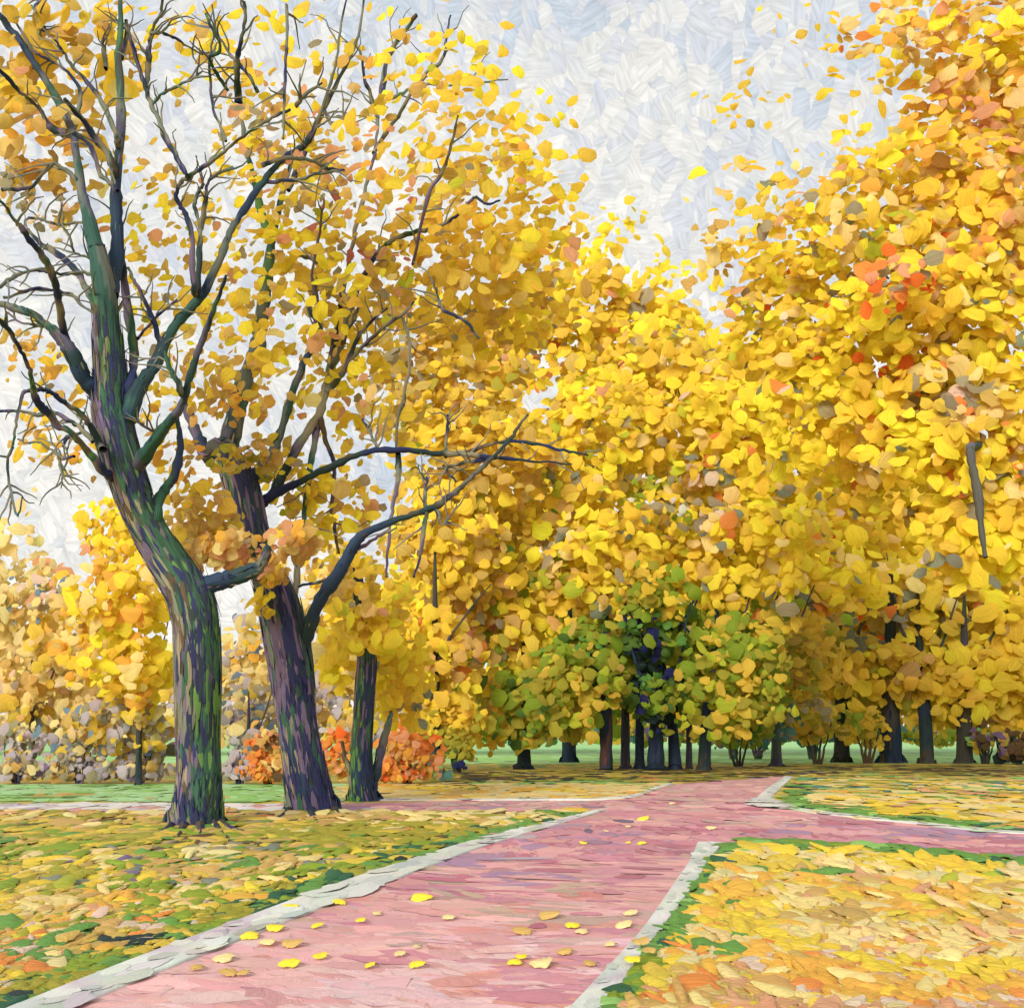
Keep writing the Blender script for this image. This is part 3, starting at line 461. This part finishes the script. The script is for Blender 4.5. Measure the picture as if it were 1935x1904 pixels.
for (px, py, lab, b) in [(1395, 1448, 'low yellow-green sapling hanging over the teal bush by the far cluster', [(1400,1362,66,44,0,2,1.3,'gn:3 ol:2 mu:2 gs:1',19)]),
        (1545, 1444, 'low mustard sapling left of the pale forked trunk', [(1530,1362,80,46,0,2,1.4,'mu:3 ol:2.4 oc:1 gn:1',20)]),
        (1640, 1442, 'low golden sapling between the forked trunk and the cobalt one', [(1636,1368,44,42,0,2,1.3,'mu:3 gy:2 ol:1',19)]),
        (1900, 1441, 'low golden sapling behind the brown bush at the right edge', [(1890,1350,80,58,0,2,1.3,'gy:3 mu:2 by:1',24)])]:
    shrub('sapling', lab, 'sapling', px, py, b, 4, 'br:2 dk:1', 80)
# the far wood that closes the view behind all of these reads as one mass
a = Acc()
for x in range(-500, 2500, 120):
    if 700 < x < 2200:
        crown(a, [(x,1387,110,16,100,3,1.3,'te:1 gn:2 ol:2 mu:1 mv:.6',14), (x,1330+R.uniform(-15,15),120,60,108,5,1.1,'mu:3 ol:2 gn:1 oc:1.4 gy:1.2',18), (x,1230,120,90,112,5,1.2,'gy:2 mu:2 gn:1 by:1',22), (x,1120,110,80,115,5,1,'gy:2 mu:2 by:1.5',24), (x,1010,100,70,115,4,.8,'gy:2 mu:1 by:2',24)])
    else:
        crown(a, [(x,1370,110,40,100,5,1.2,'lv:2 cr:1.5 tn:1 mu:1 gr:1',18), (x,1290,110,70,106,5,.9,'cr:2 pe:1 tn:1.4 mu:1 lv:1',20)])  # left part of the wood paled with painted haze
tag(a.build('far_wood', M_LEAF), 'distant yellow and olive wood closing the view behind the trees', 'wood', None, 'stuff')

# ------------------------------------------------------------------ ground, paths, kerbs
def interp(line, y, axis=1):
    p = np.array(line, float); o = p[:, axis].argsort(); return np.interp(y, p[o, axis], p[o, 1-axis])
LK_OUT = [(-180,1992), (50,1897), (250,1817), (450,1742), (650,1667), (850,1602), (965,1572), (1120,1533)]
LK_IN = [(-60,1992), (150,1903), (350,1822), (515,1756), (700,1682), (900,1606), (985,1579), (1147,1531)]
RK_IN = [(1000,1992), (1082,1904), (1167,1812), (1217,1755), (1277,1667), (1305,1625), (1318,1594)]
RK_OUT = [(1075,1992), (1150,1904), (1204,1822), (1250,1760), (1317,1667), (1340,1628), (1366,1595)]
ARM_LO = [(1318,1594), (1366,1595), (1440,1590), (1520,1590), (1666,1598), (1849,1616), (1935,1622), (2700,1665)]
ARM_HI = [(1462,1525), (1491,1530), (1570,1541), (1666,1551), (1849,1572), (1935,1577), (2700,1606)]
XH = [(-700,1514), (0,1518), (560,1519), (830,1513), (1000,1513), (1150,1512), (1200,1508), (1239,1493), (1274,1482)]   # far edge of the cross path
XL = [(-700,1532), (0,1532), (560,1533), (830,1532), (1000,1532), (1120,1531)]
def sheet(name, pts, z, col, mat=None, pts3=None):
    import bmesh
    bm = bmesh.new(); vs = [bm.verts.new(p) for p in (pts3 if pts3 is not None else [G(x, y, z) for x, y in pts])]
    f = bm.faces.new(vs); bm.normal_update()
    if f.normal.z < 0: f.normal_flip()
    bmesh.ops.triangulate(bm, faces=[f])
    me = bpy.data.meshes.new(name); bm.to_mesh(me); bm.free()
    me.materials.append(mat); o = bpy.data.objects.new(name, me); C.objects.link(o); o['kind'] = 'structure'
    return o
def gmat(name, cols, scale=(1.2, .5), bump=.4):
    m = bpy.data.materials.new(name); m.use_nodes = True; nt = m.node_tree; N = nt.nodes; Lk = nt.links; b = N['Principled BSDF']
    b.inputs['Roughness'].default_value = .75; b.inputs['Specular IOR Level'].default_value = .2
    g = N.new('ShaderNodeNewGeometry'); mp = N.new('ShaderNodeMapping'); mp.inputs['Scale'].default_value = (scale[0], scale[1], 1)
    Lk.new(g.outputs['Position'], mp.inputs['Vector'])
    n0 = N.new('ShaderNodeTexNoise'); n0.inputs['Scale'].default_value = 1.5; n0.inputs['Detail'].default_value = 4
    v = N.new('ShaderNodeTexVoronoi'); v.inputs['Scale'].default_value = 2.6
    va = N.new('ShaderNodeVectorMath'); va.operation = 'ADD'
    sc_ = N.new('ShaderNodeVectorMath'); sc_.operation = 'SCALE'; sc_.inputs['Scale'].default_value = .5
    Lk.new(mp.outputs[0], n0.inputs['Vector']); Lk.new(n0.outputs['Color'], sc_.inputs[0]); Lk.new(mp.outputs[0], va.inputs[0]); Lk.new(sc_.outputs[0], va.inputs[1])
    Lk.new(va.outputs[0], v.inputs['Vector'])
    sp = N.new('ShaderNodeSeparateColor'); Lk.new(v.outputs['Color'], sp.inputs[0])
    r = N.new('ShaderNodeValToRGB'); r.color_ramp.interpolation = 'LINEAR'
    el = r.color_ramp.elements
    for i, k in enumerate(cols):
        e = el[i] if i < 2 else el.new(.5)
    for i, k in enumerate(cols):
        el[i].position = i/(len(cols)-1); el[i].color = (*(lin(K[k])*.8), 1)
    Lk.new(sp.outputs[0], r.inputs[0]); Lk.new(r.outputs[0], b.inputs['Base Color'])
    n2 = N.new('ShaderNodeTexNoise'); n2.inputs['Scale'].default_value = 14; n2.inputs['Detail'].default_value = 4; Lk.new(mp.outputs[0], n2.inputs['Vector'])
    bp = N.new('ShaderNodeBump'); bp.inputs['Strength'].default_value = bump; bp.inputs['Distance'].default_value = .03
    Lk.new(n2.outputs['Fac'], bp.inputs['Height']); Lk.new(bp.outputs[0], b.inputs['Normal'])
    return m
K.update(p1=(232,178,174), p2=(224,164,162), p3=(208,142,154), p4=(192,118,134), p5=(222,152,142), p6=(196,164,148), p7=(176,138,164), p8=(234,190,188), p9=(202,168,160),
         k1=(214,214,202), k2=(196,200,190), k3=(228,226,216), k4=(180,178,166), k5=(206,190,196), pw=(238,232,226))
sheet('ground', None, 0, None, gmat('lawn_soil', ['ol','mu','gs','tn','oc']), [(-1500,-60,0), (1500,-60,0), (1500,2500,0), (-1500,2500,0)])
sheet('meadow', None, 0, None, gmat('far_meadow_grass', ['mg','mt','mg','mt'], (.2,.06)), [(-600,66,.004), (600,66,.004), (700,1500,.004), (-700,1500,.004)])
sheet('meadow', [(-900,1481), (640,1481), (700,1498), (640,1505), (-900,1503)], .004, None, gmat('left_meadow_grass', ['mg','mt','mg','gs'], (.5,.2)))
main_poly = LK_IN+[(1100,1532.5), (830,1532), (560,1533), (0,1532), (-700,1532), (-700,1514), (0,1518), (560,1519), (830,1513), (1000,1513), (1150,1512), (1200,1508), (1239,1493), (1274,1482), (1340,1471), (1480,1466), (1493,1470),
            (1450,1492), (1424,1517), (1440,1524), (1462,1525)]+ARM_HI[1:]+ARM_LO[::-1][:-1]+[(1318,1594)]+RK_IN[::-1][1:]
path = sheet('path', main_poly, .012, None, gmat('path_clay', ['p2','p1','p3','p6','p5'], (1.5,1.5), .3))

def inpoly(x, y, poly):
    p = np.array(poly, float); n = len(p); ins = np.zeros(len(x), bool); j = n-1
    for i in range(n):
        xi, yi = p[i]; xj, yj = p[j]
        cnd = ((yi > y) != (yj > y)) & (x < (xj-xi)*(y-yi)/(yj-yi+1e-12)+xi); ins ^= cnd; j = i
    return ins
def scatter(poly, n, ymin, ymax, xmin=-450, xmax=2600):
    x = R.uniform(xmin, xmax, n*3); y = R.uniform(ymin, ymax, n*3); k = inpoly(x, y, poly); x, y = x[k], y[k]
    return x[:n], y[:n]
def ground_dabs(acc, x, y, pal, wpx, hr=.42, tilt=.12, z=.01, res=(6, 4), gain=.78, dirv=None, dome=.06):
    n = len(x)
    if n == 0: return
    Y = F*H/(y-HZ); P = np.stack([(x-CX)/F*Y, Y, np.full(n, z)+R.uniform(0, min(.02, dome*.35), n)], 1)
    w = wpx*R.uniform(.6, 1.5, n)*Y/F
    hh = np.minimum(wpx*hr*R.uniform(.7, 1.4, n)*Y*Y/(F*H), w*1.9)
    w *= np.clip(R.lognormal(-.05, .35, n), .5, 2.2); hh = hh*np.clip(R.lognormal(0, .3, n), .5, 1.8); ang = R.normal(0, .5, n) if dirv is None else dirv(x, y)+R.normal(0, .12, n)
    T = np.stack([np.cos(ang), np.sin(ang), np.zeros(n)], 1)
    Nn = np.stack([R.normal(0, tilt, n), -np.abs(R.normal(tilt*1.2, tilt, n)), np.ones(n)], 1)
    hh = np.minimum(hh, .9); Nn[:, :2] *= np.clip(14/Y, .15, 1)[:, None]; P[:, 2] += hh*.5*np.abs(Nn[:, 1])*.7; dome = dome*float(np.clip(12/np.median(Y), .2, 1))
    dabs(acc, P, T, Nn, w, hh, pick(P, pal, 1.5, gain, .06, .62), res[0], res[1], dome, .06, .25)
def wpx_at(y): return np.interp(y, [1440, 1480, 1540, 1600, 1700, 1850, 1950], [14, 18, 22, 22, 23, 27, 33])

# clay patches laid into the path, with sun and shade painted over parts
pa = Acc(); PP = main_poly
def pd(x, y): return np.where(y > 1620, 1.35-.35*(x < 900)+R.normal(0, .35, len(x)), .05)
for (y0, y1, n, pal) in [(1468,1500,140,'p1:3 p8:1 p9:1 p3:1'), (1500,1560,520,'p3:3 p2:2 p1:1 p9:.6 p4:.6'), (1560,1624,900,'p3:3 p4:1.6 p2:1.4 p7:1'), (1600,1700,700,'p2:3 p3:2 p4:1 p6:.8 p1:1 p7:.8'),
                         (1690,1790,700,'p2:3 p1:2 p6:1.2 p5:1.6 p3:1 p9:.6'), (1770,1990,1100,'p1:4 p2:2 p8:3 p5:.8 p3:.6')]:
    x, y = scatter(PP, n, y0, y1)
    k = (y > 1535) | (x > 700)
    ground_dabs(pa, x[k], y[k], pal, wpx_at(y[k])*(2.0 if y0 > 1560 else 2.6), .75 if y0 > 1590 else .22, .002, .013, dirv=pd, dome=.004, gain=.86)
x, y = scatter([(960,1560),(1180,1550),(1240,1580),(1120,1620),(980,1640)], 90, 1550, 1640)
ground_dabs(pa, x, y, 'p7:5 p3:.6 mv:.7 lv:1', wpx_at(y)*2.1, .35, .002, .02, dirv=pd, dome=.004)  # purple shade mid path, painted in mauve dabs
x, y = scatter([(1120,1740),(1290,1600),(1230,1600),(1000,1760)], 120, 1600, 1760)
ground_dabs(pa, x, y, 'p4:4 p3:2', wpx_at(y)*1.6, .4, .002, .022, dirv=lambda x, y: np.full(len(x), 1.25), dome=.006)
x, y = scatter([(-700,1514),(0,1518),(560,1519),(640,1519),(640,1533),(-700,1532)], 260, 1512, 1534, -700, 640)
ground_dabs(pa, x, y, 'pw:4 k3:2 k5:1', wpx_at(y)*1.5, .16, .01, .013, dome=.03)  # sunlight on the left stretch painted in as white
x, y = scatter([(640,1518),(1150,1514),(1150,1530),(640,1533)], 120, 1512, 1534)
ground_dabs(pa, x, y, 'p7:2 p9:2 lv:1 p3:.6', wpx_at(y)*1.5, .16, .01, .013, dome=.03)
o = pa.build('path_patches', M_PATH, None); o.name = 'path_surface'; o['kind'] = 'structure'

def kerb(inner, outer, n_str, label=None, z=.04, pal='k1:3 k2:2 k3:3 k4:.4 k5:.6'):
    """a raised stone edge between two lines on the ground, with worn pale faces"""
    I = catmull(np.array(inner, float), 5); O = catmull(np.array(outer, float), 5)
    m = len(I); Ig = np.array([G(x, y) for x, y in I]); Og = np.array([G(x, y) for x, y in O])
    acc = Acc(); rows = []
    for P, zz in ((Ig, -.02), (Ig*1., z-.012), (Ig*.93+Og*.07, z), (Ig*.07+Og*.93, z), (Og*1., z-.012), (Og, -.02)):
        Q = P.copy(); Q[:, 2] = zz; rows.append(Q)
    V = np.stack(rows, 1); k = 6; idx = np.arange(m*k).reshape(m, k)
    f = np.stack([idx[:-1, :-1], idx[:-1, 1:], idx[1:, 1:], idx[1:, :-1]], -1).reshape(-1, 4)
    Vf = V.reshape(-1, 3); acc.add(Vf, f, pick(Vf, pal, 1, .86, .03), Vf[:, :2]*1.3)
    t = R.integers(0, m-1, n_str); s = R.random(n_str); q = R.uniform(.12, .88, n_str)
    A = Ig[t]*(1-s[:, None])+Ig[t+1]*s[:, None]; B = Og[t]*(1-s[:, None])+Og[t+1]*s[:, None]
    P = A*(1-q[:, None])+B*q[:, None]; P[:, 2] = z+.002
    T = Ig[t+1]-Ig[t]; wd = np.linalg.norm(B-A, axis=1)*R.uniform(.25, .5, n_str)
    dabs(acc, P, T+R.normal(0, .1, T.shape)*np.linalg.norm(T, axis=1, keepdims=True)*[1, 1, 0], np.tile([0, 0, 1.], (n_str, 1))+R.normal(0, .03, (n_str, 3)), wd*R.uniform(1.5, 3, n_str), wd, pick(P, pal, 1, .84, .05), 6, 4, .02, .0, .15)
    o = acc.build('kerb', M_KERB); o['kind'] = 'structure'
    return o
kerb(LK_IN, LK_OUT, 80)
kerb(RK_IN, RK_OUT, 50)
XH2 = XH[1:]
kerb([(700,1512.5),(830,1512.5),(1000,1512.5),(1150,1511),(1200,1507),(1239,1492.5),(1274,1481.5)], [(700,1509.5),(830,1510),(1000,1510),(1140,1508.5),(1190,1503.5),(1228,1490.5),(1262,1480.5)], 40, pal='k1:2 k3:2 cr:2 k5:1')
kerb([(1484,1467),(1448,1492),(1423,1517),(1438,1525),(1462,1527)], [(1499,1468),(1472,1492),(1455,1512),(1462,1518),(1482,1522)], 30)
kerb(ARM_HI, [(1482,1522),(1505,1526.5),(1580,1537.5),(1672,1547),(1852,1567.5),(1938,1573),(2705,1618)], 50, pal='k1:2 k3:2 mt:1 k4:1 cr:1', z=.035)

# leaf litter and grass on the lawns
lit = Acc(); gra = Acc()
LAWN_L = LK_OUT+[(1000,1534), (-700,1534), (-700,1992)]
LAWN_R = [(1366,1597)]+ARM_LO[2:]+[(2700,1992)]+RK_OUT[:-1]
LAWN_U = [(1500,1468), (1482,1520), (1570,1536), (1666,1547), (1849,1568), (1935,1573), (2700,1600), (2700,1456), (1560,1456)]
LAWN_M = [(640,1484), (1280,1466), (1262,1480), (1228,1489), (1190,1502), (1140,1508), (700,1509), (560,1512), (-700,1508), (-700,1500), (640,1500)]
def kd(x, y):   # how far above the left kerb
    return np.interp(x, [p[0] for p in LK_OUT], [p[1] for p in LK_OUT])-y
def split(x, y, rules, base):
    """rules: list of (mask, palette)"""
    left = np.ones(len(x), bool); out = []
    for m, p in rules:
        k = left & m; out.append((k, p)); left &= ~m
    out.append((left, base)); return out
x, y = scatter(LAWN_L, 10500, 1534, 1985, -450, 1140)
d = kd(x, y)
j = R.normal(0, 14, len(x))
for k, pal in split(x, y, [((d < 34+j*.8+(y-1700)*.12), 'gs:3 gd:2.4 ol:1.6 gn:1.4 mu:.6 dk:.3'), (y+j*.5 < 1556, 'cr:1.4 pe:2 tn:2.4 mu:2 sa:.5 ol:.6'),
                           (y+j < 1612, 'ol:6 mu:2 gn:1.2 oc:2 gs:.5 br:.5 gr:.6'), (y+j < 1690, 'mu:3 ol:3 gy:1.4 pe:1.2 gn:1.6 mv:.25 gg:.6 tn:1.6 gs:.8 cr:.4'),  # olive band: shade below the trees painted into the lawn colour
                           (y+j*2-(600-x)*.05 < 1730, 'gy:2 mu:2 pe:2 tn:2 og:1 gn:1 ol:1 pp:.5')], 'pe:3 tn:2.6 sa:1.6 og:1.6 pp:.6 gy:1.4 cr:.4 or2:.6 gs:.8 oc:.6'):
    g = ('gs:3' in pal) or pal.startswith('ol')
    ground_dabs(gra if g else lit, x[k], y[k], pal, wpx_at(y[k]), .40, .07 if not g else .03)
x, y = scatter(LAWN_R, 10500, 1590, 1985, 1000, 2500)
dr = x-np.interp(-y, [-p[1] for p in RK_OUT], [p[0] for p in RK_OUT]); dt = y-np.interp(x, [p[0] for p in ARM_LO], [p[1] for p in ARM_LO])
j = R.normal(0, 8, len(x))
for k, pal in split(x, y, [((dr < 26+j+np.clip((y-1600)*.12, 0, 30)) | (dt < 17+j*.5), 'gs:5 gd:1.6 mg:.9 gn:1'), (dt < 65+j*2, 'gy:3 cr:1.4 pe:2 mu:1.6 mg:.6 lm:.8'),
                           ((dr < 190+j*4) & (y > 1680) & (y < 1830), 'og:2 gy:3 mu:1 pe:2 gs:.8 or2:.4 cr:1'), (y < 1760, 'gy:3 pe:2.4 tn:1.6 cr:.6 mu:1.2 og:2 sa:.7 gs:.25')],
                    'pe:3 cr:.3 gy:2 og:3 pp:1 sa:3 tn:2 or2:1.2 mu:.6'):
    ground_dabs(gra if 'gs:5' in pal else lit, x[k], y[k], pal, wpx_at(y[k])*1.1, .45, .03 if 'gs:5' in pal else .08)
x, y = scatter(LAWN_U, 1500, 1458, 1604, 1440, 2350)
du = np.interp(x, [p[0] for p in LAWN_U[1:7]], [p[1] for p in LAWN_U[1:7]])-y
j = R.normal(0, 4, len(x))
for k, pal in split(x, y, [((du < 11+j) | ((x < 1535+j*2) & (y > 1480)), 'gs:3 gd:.6 mg:1.4'), ((y < 1468+j), 'br:2 oc:2 ol:1.5 te:.4'), ((y < 1500+j*1.5) & (R.random(len(x)) < .45), 'gs:1 te:1 mg:1.4 ol:1')], 'pe:3 gy:2 cr:2 tn:1 og:.8 sa:.4'):
    ground_dabs(gra if pal.startswith('gs') else lit, x[k], y[k], pal, wpx_at(y[k])*1.4, .25, .03)
x, y = scatter(LAWN_M, 900, 1462, 1509, 560, 1300)
for k, pal in split(x, y, [(y < 1482+R.normal(0, 3, len(x)), 'mg:1.6 gs:1.6 ol:2 dk:1 oc:1.4 or2:.3')], 'pe:3 cr:2 og:1.4 tn:1 gy:1'):
    ground_dabs(gra if pal.startswith('mg') else lit, x[k], y[k], pal, wpx_at(y[k])*1.5, .2, .02)
# dark shade under the far trees, painted as brown and olive ground dabs
DK = [(820,1462), (1000,1456), (1500,1446), (2700,1440), (2700,1459), (1560,1461), (1480,1466), (1290,1480), (1100,1478), (820,1476)]
x, y = scatter(DK, 900, 1438, 1482, 800, 2400)
ground_dabs(gra, x, y, 'br:3 dk:1.6 ol:1.6 oc:1.2 nv:.3', wpx_at(y)*1.9, .14, .01)
DL = [(400,1534), (1000,1534), (900,1560), (560,1590), (300,1592), (230,1570)]  # dark olive shade around the near trunks, painted on the lawn
x, y = scatter(DL, 330, 1534, 1592)
ground_dabs(gra, x, y, 'ol:4 oc:2 mu:1.4 br:1.2 or2:.3 gs:.6', wpx_at(y)*1.7, .2, .02)
x, y = scatter([(-700,1482),(640,1482),(640,1514),(-700,1514)], 900, 1480, 1514, -500, 640)
ground_dabs(gra, x, y, 'mg:3 mt:4 gs:.3 tn:.4', wpx_at(y)*1.8, .14, .01)
x, y = scatter([(600,1403),(2700,1403),(2700,1438),(600,1452)], 900, 1404, 1452, 600, 2400)
ground_dabs(gra, x, y, 'mt:3 mg:3', wpx_at(y)*1.6, .12, .005, res=(5,3))
tag(lit.build('fallen_leaves', M_LITTER), 'peach, ochre and yellow fallen leaves covering the lawns', 'fallen leaves', None, 'stuff')
tag(gra.build('grass', M_LITTER), 'green and olive grass along the kerbs and, with shade painted in, under the trees', 'grass', None, 'stuff')

# single leaves on the path and kerbs
LV = [(550,1722,20,'y'),(712,1733,11,'p'),(797,1703,26,'y'),(640,1712,17,'y'),(682,1747,13,'y'),(600,1757,15,'y'),(506,1790,20,'p'),(553,1792,26,'o'),(604,1816,18,'y'),(545,1831,26,'y'),(421,1820,26,'p'),(372,1838,16,'o'),
 (430,1848,22,'o'),(460,1849,17,'o'),(755,1812,15,'p'),(788,1833,20,'y'),(699,1834,14,'y'),(788,1797,9,'p'),(848,1741,16,'p'),(972,1828,18,'y'),(1022,1830,28,'p'),(1098,1768,16,'p'),(1037,1738,26,'o'),(1082,1756,18,'y'),
 (985,1768,24,'o'),(985,1817,15,'y'),(1178,1755,22,'p'),(1192,1733,18,'p'),(1152,1793,14,'p'),(1067,1807,20,'o'),(1115,1830,16,'o'),(1215,1550,15,'y'),(1102,1597,10,'y'),(1187,1596,7,'y'),(1213,1597,11,'y'),(1146,1574,6,'p'),(1187,1565,7,'p'),(1344,1568,13,'p'),(1270,1520,8,'p'),
 (470,1777,24,'y'),(520,1762,22,'y'),(1225,1818,18,'o'),(1210,1800,22,'o'),(1195,1835,20,'y')]
CN = dict(y=('by','bright yellow'), p=('cr','pale cream'), o=('tn','tan orange'))
from collections import Counter
lab_count = Counter(); leaf_objs = []
for (px, py, w, kcol) in LV:
    lk = np.interp(px, [p[0] for p in LK_IN], [p[1] for p in LK_IN]); rk = np.interp(-py, [-p[1] for p in RK_IN], [p[0] for p in RK_IN])
    size = 'large' if w >= 22 else ('small' if w < 14 else 'mid sized')
    where = 'lying on the far junction of the path' if py < 1610 else ('on the right kerb' if px > rk-4 else ('close to the white left kerb' if py < lk+30 else
            ('in the middle of the pink path' if px < 900 else 'on the pink path near the right kerb')))
    lower = 'up front ' if py > 1800 else ''
    lab = f'{size} {CN[kcol][1]} fallen leaf {lower}{where}'
    a = Acc(); Y = baseY(py); s = Y/F; z = .09 if where == 'on the right kerb' else .045
    P = np.array([[(px-CX)*s, Y, z]])
    w *= 1.25; ln = np.array([w*1.25*s]); wd = np.array([min(w*.45*Y*Y/(F*H), w*1.0*s)])
    dabs(a, P, np.array([[1, R.uniform(-.4, .4), 0.]]), np.array([[R.normal(0, .12), -.28, 1.]]), ln, wd, lin(K[CN[kcol][0]])[None]*.92, 9, 6, .14, .2, .3, .2)
    # stalk
    a2 = np.array([[P[0, 0]+ln[0]*.45, Y, z], [P[0, 0]+ln[0]*.62, Y-.01, z+.004], [P[0, 0]+ln[0]*.78, Y+.01, z-.01]])
    tube(a, a2, np.array([.004, .003, .002]), 5, 'tn:1 oc:1')
    o = a.build('fallen_leaf', M_LITTER); tag(o, lab, 'leaf', 'single leaves fallen on the path')
    me = o.data; v = np.empty(len(me.vertices)*3, np.float32); me.vertices.foreach_get('co', v); v = v.reshape(-1, 3)-P[0].astype(np.float32); me.vertices.foreach_set('co', v.ravel()); o.location = tuple(P[0])

# ------------------------------------------------------------------ camera, sky, sun
cam = bpy.data.cameras.new('camera'); co = bpy.data.objects.new('camera', cam); C.objects.link(co); sc.camera = co
co.location = (0, 0, H); co.rotation_euler = (math.pi/2, 0, 0)
cam.sensor_fit = 'HORIZONTAL'; cam.sensor_width = 36; cam.lens = 35; cam.shift_y = (HZ-952)/1935; cam.clip_end = 5000; cam.clip_start = .1

w = bpy.data.worlds.new('World'); sc.world = w; w.use_nodes = True; nt = w.node_tree; N = nt.nodes; Lk = nt.links
for n in list(N): N.remove(n)
out = N.new('ShaderNodeOutputWorld'); bg = N.new('ShaderNodeBackground'); Lk.new(bg.outputs[0], out.inputs[0]); bg.inputs['Strength'].default_value = .1
sky = N.new('ShaderNodeTexSky'); sky.sky_type = 'NISHITA'; sky.sun_disc = False
elev = math.asin(SUN[2]); az = math.atan2(SUN[0], SUN[1])
sky.sun_elevation = elev; sky.sun_rotation = az
tc = N.new('ShaderNodeTexCoord')
def noise(scale, det=3, vec=None):
    n = N.new('ShaderNodeTexNoise'); n.inputs['Scale'].default_value = scale; n.inputs['Detail'].default_value = det
    Lk.new(vec if vec is not None else tc.outputs['Generated'], n.inputs['Vector']); return n
def vmath(op, a, b=None, s=None):
    n = N.new('ShaderNodeVectorMath'); n.operation = op; Lk.new(a, n.inputs[0])
    if b is not None: Lk.new(b, n.inputs[1])
    if s is not None: n.inputs['Scale'].default_value = s
    return n.outputs[0]
def fmath(op, a, b, c=None):
    n = N.new('ShaderNodeMath'); n.operation = op
    for i, q in enumerate((a, b, c)):
        if q is None: continue
        if isinstance(q, (int, float)): n.inputs[i].default_value = q
        else: Lk.new(q, n.inputs[i])
    return n.outputs[0]
# ragged overlapping patches of cloud
warp = vmath('SCALE', noise(26, 3).outputs['Color'], s=.035)
p0 = vmath('ADD', tc.outputs['Generated'], warp)
mp = N.new('ShaderNodeMapping'); mp.inputs['Scale'].default_value = (1, 1, .62); mp.inputs['Rotation'].default_value = (0, .35, 0); Lk.new(p0, mp.inputs['Vector'])
vo = N.new('ShaderNodeTexVoronoi'); vo.inputs['Scale'].default_value = 88; Lk.new(mp.outputs[0], vo.inputs['Vector'])
sp = N.new('ShaderNodeSeparateColor'); Lk.new(vo.outputs['Color'], sp.inputs[0])
vr = N.new('ShaderNodeVectorRotate'); vr.rotation_type = 'AXIS_ANGLE'; vr.inputs['Axis'].default_value = (0, 1, .2)
Lk.new(tc.outputs['Generated'], vr.inputs['Vector']); Lk.new(fmath('MULTIPLY', sp.outputs[1], 2.2), vr.inputs['Angle'])
m2 = N.new('ShaderNodeMapping'); m2.inputs['Scale'].default_value = (420, 60, 50); Lk.new(vr.outputs[0], m2.inputs['Vector'])
st = noise(1, 3, m2.outputs[0])
big = noise(3.2, 3)
fac = fmath('ADD', fmath('MULTIPLY', fmath('SUBTRACT', big.outputs['Fac'], .40), 1.8), fmath('MULTIPLY', sp.outputs[0], .7))
sz_ = N.new('ShaderNodeSeparateXYZ'); Lk.new(tc.outputs['Generated'], sz_.inputs[0])
fac = fmath('SUBTRACT', fac, fmath('MAXIMUM', fmath('MULTIPLY', fmath('SUBTRACT', sz_.outputs[2], .5), 3.0), 0.))
r = N.new('ShaderNodeValToRGB'); el = r.color_ramp.elements
cols = [(0, (196,206,216)), (.22, (211,213,219)), (.42, (219,221,219)), (.7, (228,226,221)), (1, (240,237,230))]
for i in range(3): el.new(.5)
for e, (p, cc) in zip(el, cols): e.position = p; e.color = (*lin(cc), 1)
Lk.new(fac, r.inputs[0])
strk = fmath('MULTIPLY_ADD', st.outputs['Fac'], .7, .66)
edge = fmath('MULTIPLY_ADD', vo.outputs['Distance'], -.10, 1.03)
cl = vmath('SCALE', r.outputs[0]); n_ = cl.node; Lk.new(fmath('MULTIPLY', fmath('MULTIPLY', strk, edge), SKYK := 8.15), n_.inputs['Scale'])
mx = N.new('ShaderNodeMix'); mx.data_type = 'RGBA'; mx.inputs[0].default_value = .98
Lk.new(sky.outputs[0], mx.inputs[6]); Lk.new(cl, mx.inputs[7]); Lk.new(mx.outputs[2], bg.inputs['Color'])

sd = bpy.data.lights.new('sun', 'SUN'); so = bpy.data.objects.new('sun', sd); C.objects.link(so)
sd.energy = 2.8; sd.angle = math.radians(30); sd.color = (1, .95, .87)
from mathutils import Vector
so.rotation_euler = Vector(SUN.tolist()).to_track_quat('Z', 'Y').to_euler()
sc.view_settings.view_transform = 'Standard'; sc.view_settings.look = 'None'; sc.view_settings.gamma = 1; sc.cycles.max_bounces = 7; sc.cycles.diffuse_bounces = 3; sc.cycles.transmission_bounces = 4
sc.view_settings.exposure = .5
